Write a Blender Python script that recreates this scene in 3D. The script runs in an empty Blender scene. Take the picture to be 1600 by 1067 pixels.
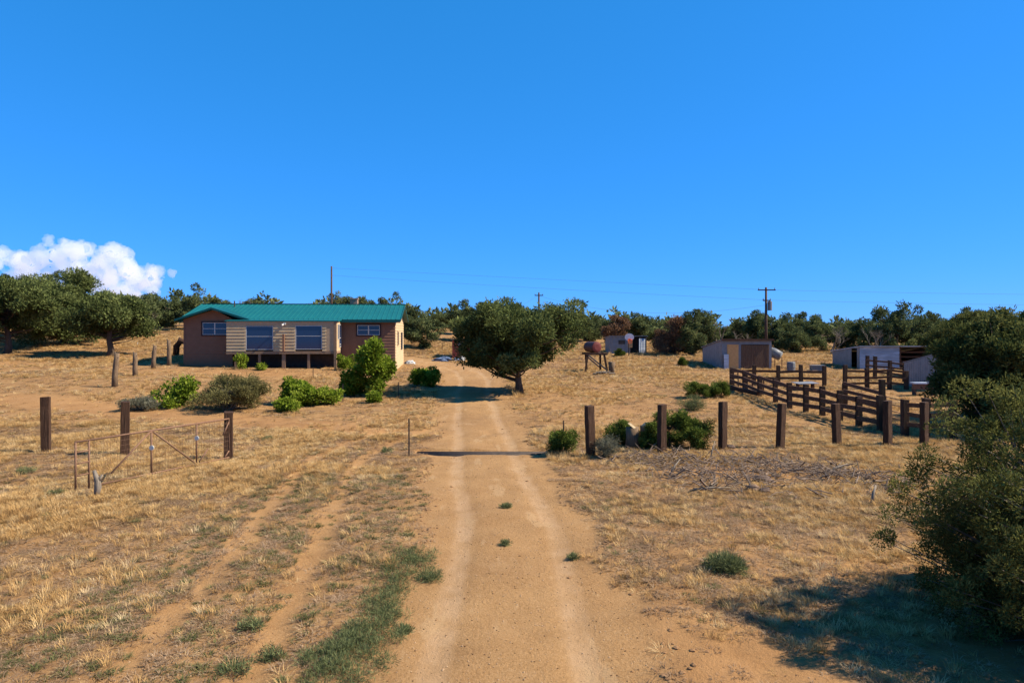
import bpy, math, random
import numpy as np
from mathutils import Vector, Matrix
R = math.radians
S = bpy.context.scene
C = S.collection
# ------------------------------------------------------------------ camera, sky, sun, exposure
CAM_H, F, HORIZON = 3.4, 1067.0, 515.0           # metres, pixels at 1600 wide, horizon row
cam_data = bpy.data.cameras.new('camera'); cam = bpy.data.objects.new('camera', cam_data); C.objects.link(cam)
cam.location = (0, 0, CAM_H); cam.rotation_euler = (R(90), 0, 0)
cam_data.sensor_width = 36; cam_data.lens = 36 * F / 1600
cam_data.shift_y = (HORIZON - 533.5) / 1600
cam_data.clip_start = .1; cam_data.clip_end = 12000
S.camera = cam
SUN_EL, SUN_AZ = 43.0, -1.5                        # azimuth: degrees from +X towards +Y
w = bpy.data.worlds.new('World'); S.world = w; w.use_nodes = True
wn = w.node_tree.nodes; wl = w.node_tree.links
sky = wn.new('ShaderNodeTexSky'); sky.sky_type = 'NISHITA'; sky.sun_disc = False
sky.sun_elevation = R(SUN_EL); sky.sun_rotation = R(90 - SUN_AZ)
sky.altitude = 2000; sky.air_density = 1.0; sky.dust_density = 0.0; sky.ozone_density = 8.0
sp = wn.new('ShaderNodeSeparateColor'); cb = wn.new('ShaderNodeCombineColor'); wl.new(sky.outputs[0], sp.inputs[0])
for ch, (gam, k) in enumerate(((.9, 0.327), (.44, 1.835), (.57, 3.188))):            # deepen the blue and even out the brightness, the same over the whole sky
    p_ = wn.new('ShaderNodeMath'); p_.operation = 'POWER'; p_.inputs[1].default_value = gam; wl.new(sp.outputs[ch], p_.inputs[0])
    q_ = wn.new('ShaderNodeMath'); q_.operation = 'MULTIPLY'; q_.inputs[1].default_value = k; wl.new(p_.outputs[0], q_.inputs[0]); wl.new(q_.outputs[0], cb.inputs[ch])
wl.new(cb.outputs[0], wn['Background'].inputs[0]); wn['Background'].inputs[1].default_value = 0.06
sd = bpy.data.lights.new('sun', 'SUN'); sun = bpy.data.objects.new('sun', sd); C.objects.link(sun)
sd.energy = 5.0; sd.angle = R(.53); sd.color = (1, .90, .74)
sv = Vector((math.cos(R(SUN_EL)) * math.cos(R(SUN_AZ)), math.cos(R(SUN_EL)) * math.sin(R(SUN_AZ)), math.sin(R(SUN_EL))))
sun.rotation_euler = sv.to_track_quat('Z', 'Y').to_euler(); sun.location = (40, 0, 40)
vs = S.view_settings; vs.view_transform = 'Standard'; vs.look = 'None'; vs.gamma = 1; vs.use_curve_mapping = False; vs.exposure = 1.1
S.cycles.max_bounces = 8; S.cycles.volume_bounces = 6; S.cycles.transparent_max_bounces = 8; S.cycles.use_denoising = True

# ------------------------------------------------------------------ materials
def ramp(nt, stops, fac):
    n = nt.nodes.new('ShaderNodeValToRGB'); e = n.color_ramp.elements
    while len(e) < len(stops): e.new(.5)
    for i, (p, c) in enumerate(stops): e[i].position = p; e[i].color = (*c, 1)
    nt.links.new(fac, n.inputs[0]); return n.outputs[0]
def noise(nt, scale, detail=4, coord=None, rough=.6, stretch=None):
    n = nt.nodes.new('ShaderNodeTexNoise'); n.inputs['Scale'].default_value = scale; n.inputs['Detail'].default_value = detail; n.inputs['Roughness'].default_value = rough
    if coord is not None:
        if stretch:
            m = nt.nodes.new('ShaderNodeMapping'); m.inputs['Scale'].default_value = stretch; nt.links.new(coord, m.inputs[0]); coord = m.outputs[0]
        nt.links.new(coord, n.inputs['Vector'])
    return n.outputs[0]
def mixc(nt, fac, a, b):
    n = nt.nodes.new('ShaderNodeMix'); n.data_type = 'RGBA'
    for s, v in ((0, fac), (6, a), (7, b)):
        if isinstance(v, (int, float)): n.inputs[s].default_value = v
        elif isinstance(v, tuple): n.inputs[s].default_value = (*v, 1)
        else: nt.links.new(v, n.inputs[s])
    return n.outputs[2]
def math_(nt, op, a, b=None, clamp=False):
    n = nt.nodes.new('ShaderNodeMath'); n.operation = op; n.use_clamp = clamp
    for i, v in enumerate((a, b)):
        if v is None: continue
        if isinstance(v, (int, float)): n.inputs[i].default_value = v
        else: nt.links.new(v, n.inputs[i])
    return n.outputs[0]
def new_mat(name):
    m = bpy.data.materials.new(name); m.use_nodes = True
    nt = m.node_tree; b = nt.nodes['Principled BSDF']; b.inputs['Specular IOR Level'].default_value = .2
    tc = nt.nodes.new('ShaderNodeTexCoord'); return m, nt, b, tc
def bump(nt, b, h, strength, dist=.02):
    n = nt.nodes.new('ShaderNodeBump'); n.inputs['Strength'].default_value = strength; n.inputs['Distance'].default_value = dist
    nt.links.new(h, n.inputs['Height']); nt.links.new(n.outputs[0], b.inputs['Normal'])
MATS = {}
def mat(name, c1, c2, scale=6, rough=.85, metal=0, stretch=None, bmp=.3, spec=.2, c3=None):
    m, nt, b, tc = new_mat(name)
    f = noise(nt, scale, 6, tc.outputs['Object'], .65, stretch)
    stops = [(.3, c1), (.7, c2)] if c3 is None else [(.28, c1), (.55, c2), (.72, c3)]
    nt.links.new(ramp(nt, stops, f), b.inputs['Base Color'])
    b.inputs['Roughness'].default_value = rough; b.inputs['Metallic'].default_value = metal; b.inputs['Specular IOR Level'].default_value = spec
    if bmp: bump(nt, b, f, bmp)
    MATS[name] = m; return m
def leaf_mat(name, stops, trans=.25):
    m = bpy.data.materials.new(name); m.use_nodes = True; nt = m.node_tree; nt.nodes.clear()
    out = nt.nodes.new('ShaderNodeOutputMaterial'); at = nt.nodes.new('ShaderNodeAttribute'); at.attribute_name = 'tint'
    col = ramp(nt, stops, at.outputs['Fac'])
    d = nt.nodes.new('ShaderNodeBsdfDiffuse'); t = nt.nodes.new('ShaderNodeBsdfTranslucent'); mx = nt.nodes.new('ShaderNodeMixShader')
    mx.inputs[0].default_value = trans
    nt.links.new(col, d.inputs[0]); nt.links.new(col, t.inputs[0]); nt.links.new(d.outputs[0], mx.inputs[1]); nt.links.new(t.outputs[0], mx.inputs[2]); nt.links.new(mx.outputs[0], out.inputs[0])
    MATS[name] = m; return m
def straw_mat(name, stops, trans=.3):
    m = bpy.data.materials.new(name); m.use_nodes = True; nt = m.node_tree; nt.nodes.clear()
    out = nt.nodes.new('ShaderNodeOutputMaterial'); oi = nt.nodes.new('ShaderNodeObjectInfo'); geo = nt.nodes.new('ShaderNodeNewGeometry')
    f = noise(nt, .35, 3, geo.outputs['Position']); f = math_(nt, 'ADD', math_(nt, 'MULTIPLY', oi.outputs['Random'], .55), math_(nt, 'MULTIPLY', f, .5))
    col = ramp(nt, stops, f)
    d = nt.nodes.new('ShaderNodeBsdfDiffuse'); t = nt.nodes.new('ShaderNodeBsdfTranslucent'); mx = nt.nodes.new('ShaderNodeMixShader'); mx.inputs[0].default_value = trans
    nt.links.new(col, d.inputs[0]); nt.links.new(col, t.inputs[0]); nt.links.new(d.outputs[0], mx.inputs[1]); nt.links.new(t.outputs[0], mx.inputs[2]); nt.links.new(mx.outputs[0], out.inputs[0])
    MATS[name] = m; return m
mat('bark', (.045, .03, .02), (.13, .09, .06), 14, stretch=(3, 3, .6), bmp=.8)
mat('dead_wood', (0.102, 0.080, 0.059), (0.230, 0.190, 0.146), 9, stretch=(3, 3, .5), bmp=.5)
mat('brush_wood', (0.0700, 0.0473, 0.0333), (0.2400, 0.1720, 0.1221), 5, bmp=.3)
mat('tie_wood', (.012, .006, .004), (.058, .028, .015), 11, stretch=(6, 6, .22), bmp=1.0, c3=(.135, .080, .048))
mat('rail_wood', (0.0338, 0.0163, 0.0084), (0.1092, 0.0525, 0.0276), 6, stretch=(.5, 3, 4), bmp=.6, c3=(0.1677, 0.0912, 0.0516))
mat('log_bark', (0.083, 0.052, 0.031), (0.191, 0.128, 0.076), 9, stretch=(4, 4, .5), bmp=.8)
mat('cut_wood', (0.315, 0.231, 0.132), (0.435, 0.336, 0.204), 12)
mat('rust_pipe', (0.101, 0.048, 0.028), (0.216, 0.122, 0.073), 30, rough=.7, bmp=.1)
mat('white_cap', (0.490, 0.476, 0.420), (0.560, 0.546, 0.490), 10)
mat('siding_brown', (.185, .092, .054), (.225, .115, .069), 3, bmp=.1)
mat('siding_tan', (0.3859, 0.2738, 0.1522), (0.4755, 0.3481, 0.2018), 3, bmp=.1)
mat('ply_tan', (0.3519, 0.2415, 0.1426), (0.4301, 0.3013, 0.1782), 4, bmp=.1)
mat('trim_dark', (.030, .020, .022), (.045, .030, .03), 5)
mat('white_frame', (0.434, 0.420, 0.388), (0.525, 0.511, 0.476), 8)
mat('deck_wood', (0.180, 0.112, 0.063), (0.288, 0.184, 0.112), 8, stretch=(1, 4, 4))
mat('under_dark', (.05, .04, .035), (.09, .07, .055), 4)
mat('teal_roof', (0.0017, 0.0779, 0.0781), (0.0044, 0.1109, 0.1098), .9, rough=.5, bmp=0, spec=.35)
mat('teal_fascia', (0.002, 0.056, 0.058), (0.003, 0.068, 0.068), 2, rough=.5, bmp=0)
mat('brick', (.22, .13, .09), (.34, .22, .16), 20)
mat('galvanized', (0.1759, 0.1736, 0.1778), (0.2702, 0.2633, 0.2551), 3, rough=.5, metal=.35, bmp=.1, spec=.4)
mat('bright_metal', (0.2640, 0.3000, 0.3416), (0.4320, 0.4680, 0.5124), 1.6, rough=.45, metal=.3, stretch=(.5, 1, 3.5), bmp=.1, spec=.4, c3=(0.7440, 0.7800, 0.8296))  # pale streaks put grazing sunlight on the open-bay shed front into the colour
mat('plank_door', (0.072, 0.038, 0.022), (0.226, 0.128, 0.072), 9, stretch=(5, 5, .4), bmp=.5)
mat('plywood', (0.5712, 0.2818, 0.0990), (0.7428, 0.3876, 0.1474), 5, stretch=(1, 1, 3))
mat('tank_red', (0.115, 0.025, 0.022), (0.150, 0.037, 0.030), 5, rough=.6)
mat('tank_dark', (0.038, 0.020, 0.017), (0.084, 0.035, 0.028), 5, rough=.6)
mat('shed_red', (0.3211, 0.0825, 0.0475), (0.4342, 0.1137, 0.0663), 4, stretch=(6, 6, .5))
mat('pole_wood', (0.042, 0.025, 0.017), (0.098, 0.059, 0.042), 8, stretch=(4, 4, .3))
mat('wire', (.07, .08, .09), (.1, .11, .12), 3, bmp=0)
mat('grey_can', (0.118, 0.122, 0.126), (0.168, 0.172, 0.176), 4, rough=.5)
mat('board_white', (0.540, 0.525, 0.525), (0.600, 0.585, 0.585), 5)
mat('hoop_orange', (.55, .10, .03), (.6, .13, .05), 5)
mat('tarp_pale', (0.350, 0.350, 0.354), (0.476, 0.462, 0.435), 6)
mat('tarp_blue', (.06, .09, .15), (.12, .16, .24), 6)
mat('stone', (0.112, 0.068, 0.044), (0.238, 0.155, 0.099), 8, bmp=.5)
mat('dark_stone', (.05, .035, .03), (.13, .085, .06), 8, bmp=.5)
mat('steel_dark', (.03, .025, .022), (.08, .06, .05), 8)
m, nt, b, tc = new_mat('window_glass'); b.inputs['Base Color'].default_value = (.015, .03, .075, 1); b.inputs['Roughness'].default_value = .08; b.inputs['Specular IOR Level'].default_value = .5; MATS['window_glass'] = m
G1 = [(0, (.028, .037, .013)), (.45, (.082, .102, .032)), (1, (.175, .195, .064))]
leaf_mat('leaf_pinyon', G1)
leaf_mat('leaf_near', [(0, (.030, .032, .009)), (.45, (.092, .096, .026)), (1, (.22, .215, .060))])
leaf_mat('leaf_juniper', [(0, (0.025, 0.032, 0.011)), (.5, (0.081, 0.095, 0.028)), (1, (0.180, 0.177, 0.056))])
leaf_mat('leaf_far', [(0, (0.032, 0.042, 0.019)), (.5, (0.091, 0.112, 0.044)), (1, (0.190, 0.203, 0.078))])
leaf_mat('leaf_green', [(0, (0.054, 0.086, 0.009)), (.5, (0.152, 0.212, 0.019)), (1, (0.326, 0.373, 0.055))], .4)
leaf_mat('leaf_weed', [(0, (.050, .062, .026)), (.5, (.115, .135, .056)), (1, (.21, .225, .10))])
leaf_mat('leaf_brown', [(0, (0.075, 0.043, 0.026)), (.5, (0.166, 0.095, 0.054)), (1, (0.255, 0.149, 0.083))])
leaf_mat('leaf_sage', [(0, (0.066, 0.062, 0.042)), (.5, (0.125, 0.122, 0.081)), (1, (0.198, 0.191, 0.130))])
leaf_mat('leaf_olive', [(0, (0.044, 0.041, 0.015)), (.5, (0.124, 0.114, 0.043)), (1, (0.236, 0.203, 0.082))])
leaf_mat('leaf_seedling', [(0, (0.027, 0.040, 0.007)), (.5, (0.086, 0.117, 0.022)), (1, (0.172, 0.210, 0.044))])
straw_mat('straw', [(.12, (0.2240, 0.1254, 0.0487)), (.34, (0.3920, 0.2337, 0.0905)), (.55, (0.5152, 0.3249, 0.1299)), (.72, (0.5600, 0.3933, 0.1914)), (.9, (0.5936, 0.4674, 0.2842))])
straw_mat('straw_grey', [(.2, (0.1658, 0.1062, 0.0644)), (.5, (0.2733, 0.1785, 0.1081)), (.8, (0.4088, 0.2881, 0.1794))])
straw_mat('forb', [(.2, (0.071, 0.073, 0.028)), (.5, (0.118, 0.118, 0.046)), (.8, (0.188, 0.178, 0.074))])

# ------------------------------------------------------------------ mesh helpers
class MB:
    def __init__(self): self.v = []; self.f = []
    def quadbox(self, c8):                                # eight corners: bottom 0-3 (ccw), top 4-7
        n = len(self.v); self.v += [tuple(p) for p in c8]
        self.f += [tuple(n + i for i in q) for q in ((3, 2, 1, 0), (4, 5, 6, 7), (0, 1, 5, 4), (1, 2, 6, 5), (2, 3, 7, 6), (3, 0, 4, 7))]
    def box(self, x0, x1, y0, y1, z0, z1):
        self.quadbox([(x0, y0, z0), (x1, y0, z0), (x1, y1, z0), (x0, y1, z0), (x0, y0, z1), (x1, y0, z1), (x1, y1, z1), (x0, y1, z1)])
    def bar(self, a, b, wd, ht, up=(0, 0, 1)):             # rectangular bar from a to b
        a, b = Vector(a), Vector(b); d = (b - a).normalized(); up = Vector(up)
        if abs(d.dot(up)) > .98: up = Vector((0, 1, 0))
        s = d.cross(up).normalized() * wd / 2; u = s.cross(d).normalized() * ht / 2
        self.quadbox([a - s - u, a + s - u, b + s - u, b - s - u, a - s + u, a + s + u, b + s + u, b - s + u])
    def tube(self, pts, rads, n=6, cap=True):
        pts = [Vector(p) for p in pts]; k0 = len(self.v)
        for i, p in enumerate(pts):
            d = (pts[min(i + 1, len(pts) - 1)] - pts[max(i - 1, 0)]).normalized()
            a = d.cross(Vector((.31, .17, .93)));
            if a.length < .05: a = d.cross(Vector((1, 0, 0)))
            a.normalize(); c = d.cross(a); r = rads[i] if hasattr(rads, '__len__') else rads
            for k in range(n):
                t = 2 * math.pi * k / n; self.v.append(tuple(p + a * (r * math.cos(t)) + c * (r * math.sin(t))))
        for i in range(len(pts) - 1):
            for k in range(n):
                q = k0 + i * n; self.f.append((q + k, q + (k + 1) % n, q + n + (k + 1) % n, q + n + k))
        if cap:
            self.f.append(tuple(k0 + k for k in reversed(range(n)))); e = k0 + (len(pts) - 1) * n; self.f.append(tuple(e + k for k in range(n)))
    def sheet(self, p00, p10, p11, p01, waves, depth, normal):   # corrugated sheet, waves along p00->p10
        n0 = len(self.v); nx = waves * 4; N = Vector(normal)
        p00, p10, p11, p01 = map(Vector, (p00, p10, p11, p01))
        for i in range(nx + 1):
            t = i / nx; o = N * (depth * (.5 + .5 * math.sin(t * waves * 2 * math.pi)))
            self.v.append(tuple(p00.lerp(p10, t) + o)); self.v.append(tuple(p01.lerp(p11, t) + o))
        for i in range(nx): q = n0 + 2 * i; self.f.append((q, q + 2, q + 3, q + 1))
    def mesh(self, name, material, smooth=False):
        me = bpy.data.meshes.new(name); me.from_pydata(self.v, [], self.f); me.materials.append(MATS[material] if isinstance(material, str) else material)
        if smooth: me.polygons.foreach_set('use_smooth', [True] * len(me.polygons))
        me.update(); return me
    def build(self, name, material, parent=None, smooth=False, bevel=0):
        o = bpy.data.objects.new(name, self.mesh(name, material, smooth)); C.objects.link(o); o.parent = parent
        if bevel: bm = o.modifiers.new('bevel', 'BEVEL'); bm.width = bevel; bm.segments = 2; bm.limit_method = 'ANGLE'
        return o
def tag(o, label=None, cat=None, group=None, kind=None):
    for k, v in (('label', label), ('category', cat), ('group', group), ('kind', kind)):
        if v: o[k] = v
    return o
def thing(name, label, cat, loc=(0, 0, 0), rz=0, group=None):
    o = bpy.data.objects.new(name, None); C.objects.link(o); o.location = loc; o.rotation_euler.z = rz; o.empty_display_size = .2
    return tag(o, label, cat, group)
def obj(name, me, parent=None):
    o = bpy.data.objects.new(name, me); C.objects.link(o); o.parent = parent; return o
def copy_tree(root, loc, rz, sc, label, group):
    r = root.copy(); C.objects.link(r); r.location = loc; r.rotation_euler = (0, 0, rz); r.scale = sc
    tag(r, label, None, group)
    for ch in list(root.children):
        c = ch.copy(); C.objects.link(c); c.parent = r
    return r

# ------------------------------------------------------------------ terrain
def lattice(seed):
    return np.random.default_rng(seed).random((256, 256))
_L = [lattice(k) for k in range(4)]
def vnoise(x, y, k=0):
    x = np.asarray(x, float); y = np.asarray(y, float)
    xi = np.floor(x).astype(int); yi = np.floor(y).astype(int); fx = x - xi; fy = y - yi
    fx = fx * fx * (3 - 2 * fx); fy = fy * fy * (3 - 2 * fy); L = _L[k]
    g = lambda a, b: L[a % 256, b % 256]
    return (g(xi, yi) * (1 - fx) + g(xi + 1, yi) * fx) * (1 - fy) + (g(xi, yi + 1) * (1 - fx) + g(xi + 1, yi + 1) * fx) * fy
def fbm(x, y, k=0, o=4):
    s = 0; a = .5
    for i in range(o): s = s + a * vnoise(x * 2 ** i + 17.3 * i, y * 2 ** i + 5.1 * i, k); a *= .5
    return s
CP = [(x, y, 0) for x in (-28, -12, 0, 12, 28) for y in (-25, 0, 8, 14, 19)] + [
    (0, 24, .05), (-1.5, 30, .12), (.4, 34, .31), (-10, 26, .12), (-22, 28, .25), (-19.2, 33, .75), (-21, 38, .8), (-22, 42, 1.05), (-22.1, 44, 1.1),
    (-36.8, 50, 1.67), (-29.4, 50, 1.43), (-46, 62, 2.7), (-30, 62, 2.3), (-21.4, 45, 1.0), (-11.6, 44, .92), (-16, 41, .85), (-14, 34, .35), (-8, 33, .25), (-7.7, 46.2, .52), (-8.3, 53, .65),
    (-2.2, 42, .45), (-5.2, 50, .72), (-8.2, 58, .85), (-3.7, 60, .85), (-9.3, 90, 3.4), (-9.6, 70, 1.8), (-44, 85, 3.95), (-66, 80, 3.3), (-22, 85, 3.5),
    (5.6, 46, .6), (10.7, 62, 1.25), (15.1, 62, 1.3), (16.4, 50, .5), (26.7, 50, .5), (21, 35, .25), (12.3, 27, 0), (12.6, 37, .12), (12.4, 23, 0), (16.1, 38, .27),
    (48, 65, .95), (25, 90, 1.8), (71, 95, 1.3), (4, 85, 2.2), (30, 25, 0), (40, 40, .3), (-45, 35, .8), (-60, 50, 1.8)]
CP = np.array(CP, float)
def tps(r2): return np.where(r2 > 1e-9, r2 * np.log(r2 + 1e-12), 0)
_n = len(CP); A = np.zeros((_n + 3, _n + 3)); d2 = ((CP[:, None, :2] - CP[None, :, :2]) ** 2).sum(-1)
A[:_n, :_n] = tps(d2) + np.eye(_n) * 30.0; A[:_n, _n:] = np.c_[np.ones(_n), CP[:, :2]]; A[_n:, :_n] = A[:_n, _n:].T
_w = np.linalg.solve(A, np.r_[CP[:, 2], 0, 0, 0])
GUARD = (-2.65, .95, 18.80, 19.48)
def catline(pts, n=200):
    pts = np.array(pts, float); t = np.linspace(0, 1, len(pts)); tt = np.linspace(0, 1, n)
    k = np.c_[np.interp(tt, t, pts[:, 0]), np.interp(tt, t, pts[:, 1])]
    ker = np.ones(9) / 9; kp = np.pad(k, ((4, 4), (0, 0)), 'edge'); return np.c_[np.convolve(kp[:, 0], ker, 'valid'), np.convolve(kp[:, 1], ker, 'valid')]
ROAD = catline([(.15, -30), (.1, 0), (.05, 6.5), (-.13, 12.7), (-.72, 18.4), (-1.05, 23), (-1.4, 27), (-1.95, 34), (-2.3, 42), (-3.4, 48), (-6, 54), (-10, 59), (-16, 63)])
TRACK = catline([(-3.1, -20), (-3.1, 0), (-3.15, 6.6), (-3.35, 8.7), (-4.0, 13), (-4.55, 17), (-4.3, 20.5), (-3.2, 23.5)])
CROSS = catline([(-1.2, 22.6), (-5.1, 23), (-9.3, 24.6), (-12.2, 25.8), (-17, 28), (-22, 29.5), (-32, 33), (-45, 36)])
def pdist(x, y, line):                                     # signed-ish distance to a polyline
    x = np.asarray(x, float).ravel(); y = np.asarray(y, float).ravel(); best = np.full(x.shape, 1e9); sgn = np.ones(x.shape)
    a = line[:-1]; b = line[1:]
    for i in range(len(a)):
        ab = b[i] - a[i]; L2 = ab @ ab
        if L2 < 1e-12: continue
        t = np.clip(((x - a[i, 0]) * ab[0] + (y - a[i, 1]) * ab[1]) / L2, 0, 1)
        dx = x - a[i, 0] - t * ab[0]; dy = y - a[i, 1] - t * ab[1]; d = np.hypot(dx, dy); m = d < best
        best = np.where(m, d, best); sgn = np.where(m, np.sign(ab[0] * dy - ab[1] * dx), sgn)
    return best * sgn
def sstep(a, b, x): t = np.clip((x - a) / (b - a), 0, 1); return t * t * (3 - 2 * t)
BARE = [(-38, 43.5, 7, 1.6, 1), (-15.5, 40.6, 6.5, 1.6, .8), (3, 27, 3, 2, .35), (5.5, 8, 2.6, 2.6, .6), (2.2, 6, 1.6, 3, .9), (-9, 19, 3, 2, .2), (6.6, 16.4, 3.6, 1.2, .75), (0, 55, 6, 2, .4)]
def masks(x, y):
    sh = np.shape(x); x = np.asarray(x, float).ravel(); y = np.asarray(y, float).ravel()
    wob = (fbm(x * .8, y * .8, 1) - .47) * 1.3 + (fbm(x * 3, y * 3, 2, 3) - .44) * .55
    dr = pdist(x, y, ROAD); hw = 1.32 + .010 * np.clip(y, 0, 60) + np.clip(9 - y, 0, 6) * .12
    road = 1 - sstep(-.35, .35, np.abs(dr) - hw + wob * .8)
    rut = np.exp(-((np.abs(dr + .05 * np.sin(y * .7)) - .76 + wob * .06) / .19) ** 4) * sstep(-.4, .1, 1.6 - np.abs(dr))
    dt = pdist(x, y, TRACK); track = np.exp(-((np.abs(dt) - .62 + wob * .14) / .23) ** 4)
    dc = pdist(x, y, CROSS); cross = 1 - sstep(-.5, .5, np.abs(dc) - 1.15 + wob * 1.0)
    bare = np.zeros_like(x)
    for bx, by, sx, sy, k in BARE: bare = np.maximum(bare, k * np.exp(-(((x - bx) / sx) ** 2 + ((y - by) / sy) ** 2)))
    bare = np.clip(bare * (1.3 + wob * 1.2), 0, 1)
    crut = np.exp(-((np.abs(dc) - .7) / .28) ** 2)
    soil = np.clip(np.maximum.reduce([track * .85, cross * .9, bare]), 0, 1)
    return [a.reshape(sh) for a in (road, rut, soil, crut * cross, track)]
def base_h(x, y):
    x = np.asarray(x, float); y = np.asarray(y, float); sh = x.shape; x = x.ravel(); y = y.ravel()
    cx = np.clip(x, -75, 75); cy = np.clip(y, -25, 100); z = np.zeros_like(x)
    for i in range(0, len(x), 20000):
        s = slice(i, i + 20000); q = (cx[s, None] - CP[None, :, 0]) ** 2 + (cy[s, None] - CP[None, :, 1]) ** 2
        z[s] = tps(q) @ _w[:_n] + _w[_n] + _w[_n + 1] * cx[s] + _w[_n + 2] * cy[s]
    r = np.maximum(np.abs(x) - 75, 0) + np.maximum(y - 100, 0)
    far = 2.5 + 2.5 * fbm(x * .004, y * .004, 3)
    k = sstep(0, 150, r); return (z * (1 - k) + far * k).reshape(sh)
def height(x, y, detail=True):
    x = np.asarray(x, float); y = np.asarray(y, float); z = base_h(x, y)
    if detail:
        road, rut, soil, crut, track = masks(x, y)
        near = 1 - sstep(40, 90, y)
        z = z + near * ((fbm(x * .55, y * .55, 0) - .47) * .16 + (fbm(x * 2.6, y * 2.6, 1, 3) - .44) * .075 * (1 - .75 * road))
        z = z - road * .035 - rut * .02 * road - track * .045 - crut * .03
    return z
def inguard(x, y): return (x > GUARD[0]) & (x < GUARD[1]) & (y > GUARD[2]) & (y < GUARD[3])
def hz(x, y): return float(height(np.array([x]), np.array([y]))[0])
def ground_at(px, py):                                     # where a sight line meets the ground
    k = (px - 800) / F; m = (py - HORIZON) / F
    d = np.linspace(5, 120, 2301); z = base_h(k * d, d); below = np.nonzero(CAM_H - m * d <= z)[0]
    dd = d[below[0]] if len(below) else 110
    return k * dd, dd, hz(k * dd, dd)
def grow_lines(lo, hi, d0, a, b, g):
    core = list(np.arange(lo, hi + 1e-6, d0)); s = d0; p = hi; up = []
    while p < b: s *= g; p += s; up.append(p)
    s = d0; p = lo; dn = []
    while p > a: s *= g; p -= s; dn.append(p)
    return np.array(dn[::-1] + core + up)
gx = grow_lines(-8, 7, .12, -3000, 3000, 1.055); gy = grow_lines(5.5, 24, .12, -60, 5000, 1.035)
X, Y = np.meshgrid(gx, gy); nx, ny = len(gx), len(gy)
Z = height(X, Y); Z = np.where(inguard(X, Y), Z - .42, Z)
me = bpy.data.meshes.new('ground'); nv = nx * ny
me.vertices.add(nv); me.vertices.foreach_set('co', np.c_[X.ravel(), Y.ravel(), Z.ravel()].astype(np.float32).ravel())
i0 = (np.arange(ny - 1)[:, None] * nx + np.arange(nx - 1)[None, :]).ravel(); q = np.c_[i0, i0 + 1, i0 + nx + 1, i0 + nx].astype(np.int32)
me.loops.add(q.size); me.loops.foreach_set('vertex_index', q.ravel()); me.polygons.add(len(q)); me.polygons.foreach_set('loop_start', np.arange(0, q.size, 4, dtype=np.int32)); me.polygons.foreach_set('use_smooth', np.ones(len(q), bool))
me.update(); me.validate()
mk = masks(X, Y)
for nm, a in zip(('road', 'rut', 'soil', 'crut', 'track'), mk):
    at = me.attributes.new(nm, 'FLOAT', 'POINT'); at.data.foreach_set('value', a.astype(np.float32).ravel())
m, nt, b, tc = new_mat('ground_mat'); P = tc.outputs['Object']
def attr(n): a = nt.nodes.new('ShaderNodeAttribute'); a.attribute_name = n; return a.outputs['Fac']
nbig = noise(nt, .22, 4, P); nmid = noise(nt, 1.6, 6, P, .7); nfine = noise(nt, 16, 5, P, .75); ngr = noise(nt, 70, 3, P, .8); ngr2 = math_(nt, 'ADD', math_(nt, 'MULTIPLY', math_(nt, 'SUBTRACT', noise(nt, 38, 4, P, .85), .5), 1.9), .5)
litter = ramp(nt, [(.25, (0.1122, 0.0577, 0.0263)), (.42, (0.2024, 0.1073, 0.0451)), (.58, (0.2992, 0.1776, 0.0765)), (.75, (0.3740, 0.2503, 0.1254))], math_(nt, 'ADD', math_(nt, 'MULTIPLY', nmid, .45), math_(nt, 'MULTIPLY', nfine, .55)))
soilc = ramp(nt, [(.3, (0.2007, 0.0964, 0.0376)), (.5, (0.2891, 0.1531, 0.0618)), (.72, (0.3494, 0.2019, 0.0941))], math_(nt, 'ADD', math_(nt, 'MULTIPLY', nmid, .6), math_(nt, 'MULTIPLY', ngr, .4)))
roadc = ramp(nt, [(.30, (0.1740, 0.0894, 0.0376)), (.46, (0.2710, 0.1529, 0.0638)), (.60, (0.3140, 0.1872, 0.0866)), (.75, (0.3730, 0.2423, 0.1265))], math_(nt, 'ADD', math_(nt, 'MULTIPLY', nmid, .40), math_(nt, 'MULTIPLY', ngr2, .60)))
rutc = ramp(nt, [(.35, (0.3061, 0.1858, 0.0900)), (.6, (0.3650, 0.2355, 0.1299))], nmid)
pale = ramp(nt, [(.585, (0, 0, 0)), (.615, (1, 1, 1))], noise(nt, 1.1, 6, P, .62, (1.5, .42, 1)))
soil_f = math_(nt, 'ADD', attr('soil'), math_(nt, 'MULTIPLY', math_(nt, 'SUBTRACT', nmid, .5), .5), True)
col = mixc(nt, soil_f, litter, soilc)
col = mixc(nt, math_(nt, 'MULTIPLY', attr('crut'), .5), col, soilc); col = mixc(nt, math_(nt, 'MULTIPLY', attr('track'), .8), col, roadc)
rd = mixc(nt, math_(nt, 'MULTIPLY', math_(nt, 'ADD', attr('rut'), math_(nt, 'MULTIPLY', math_(nt, 'SUBTRACT', noise(nt, 2.2, 5, P, .7, (1, .3, 1)), .52), 2.2), True), math_(nt, 'MULTIPLY', attr('rut'), 1.15, True)), roadc, rutc); rd = mixc(nt, math_(nt, 'MULTIPLY', pale, .55), rd, (.37, .245, .13))
col = mixc(nt, attr('road'), col, rd)
col = mixc(nt, .22, col, ramp(nt, [(.35, (0.140, 0.061, 0.020)), (.65, (0.350, 0.197, 0.075))], nbig))
nt.links.new(col, b.inputs['Base Color']); b.inputs['Roughness'].default_value = .95; b.inputs['Specular IOR Level'].default_value = .08
hh = math_(nt, 'ADD', math_(nt, 'MULTIPLY', nfine, .7), math_(nt, 'MULTIPLY', ngr, .3)); bump(nt, b, hh, .7, .05)
me.materials.append(m)
ground = obj('ground', me); tag(ground, kind='structure')

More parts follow.
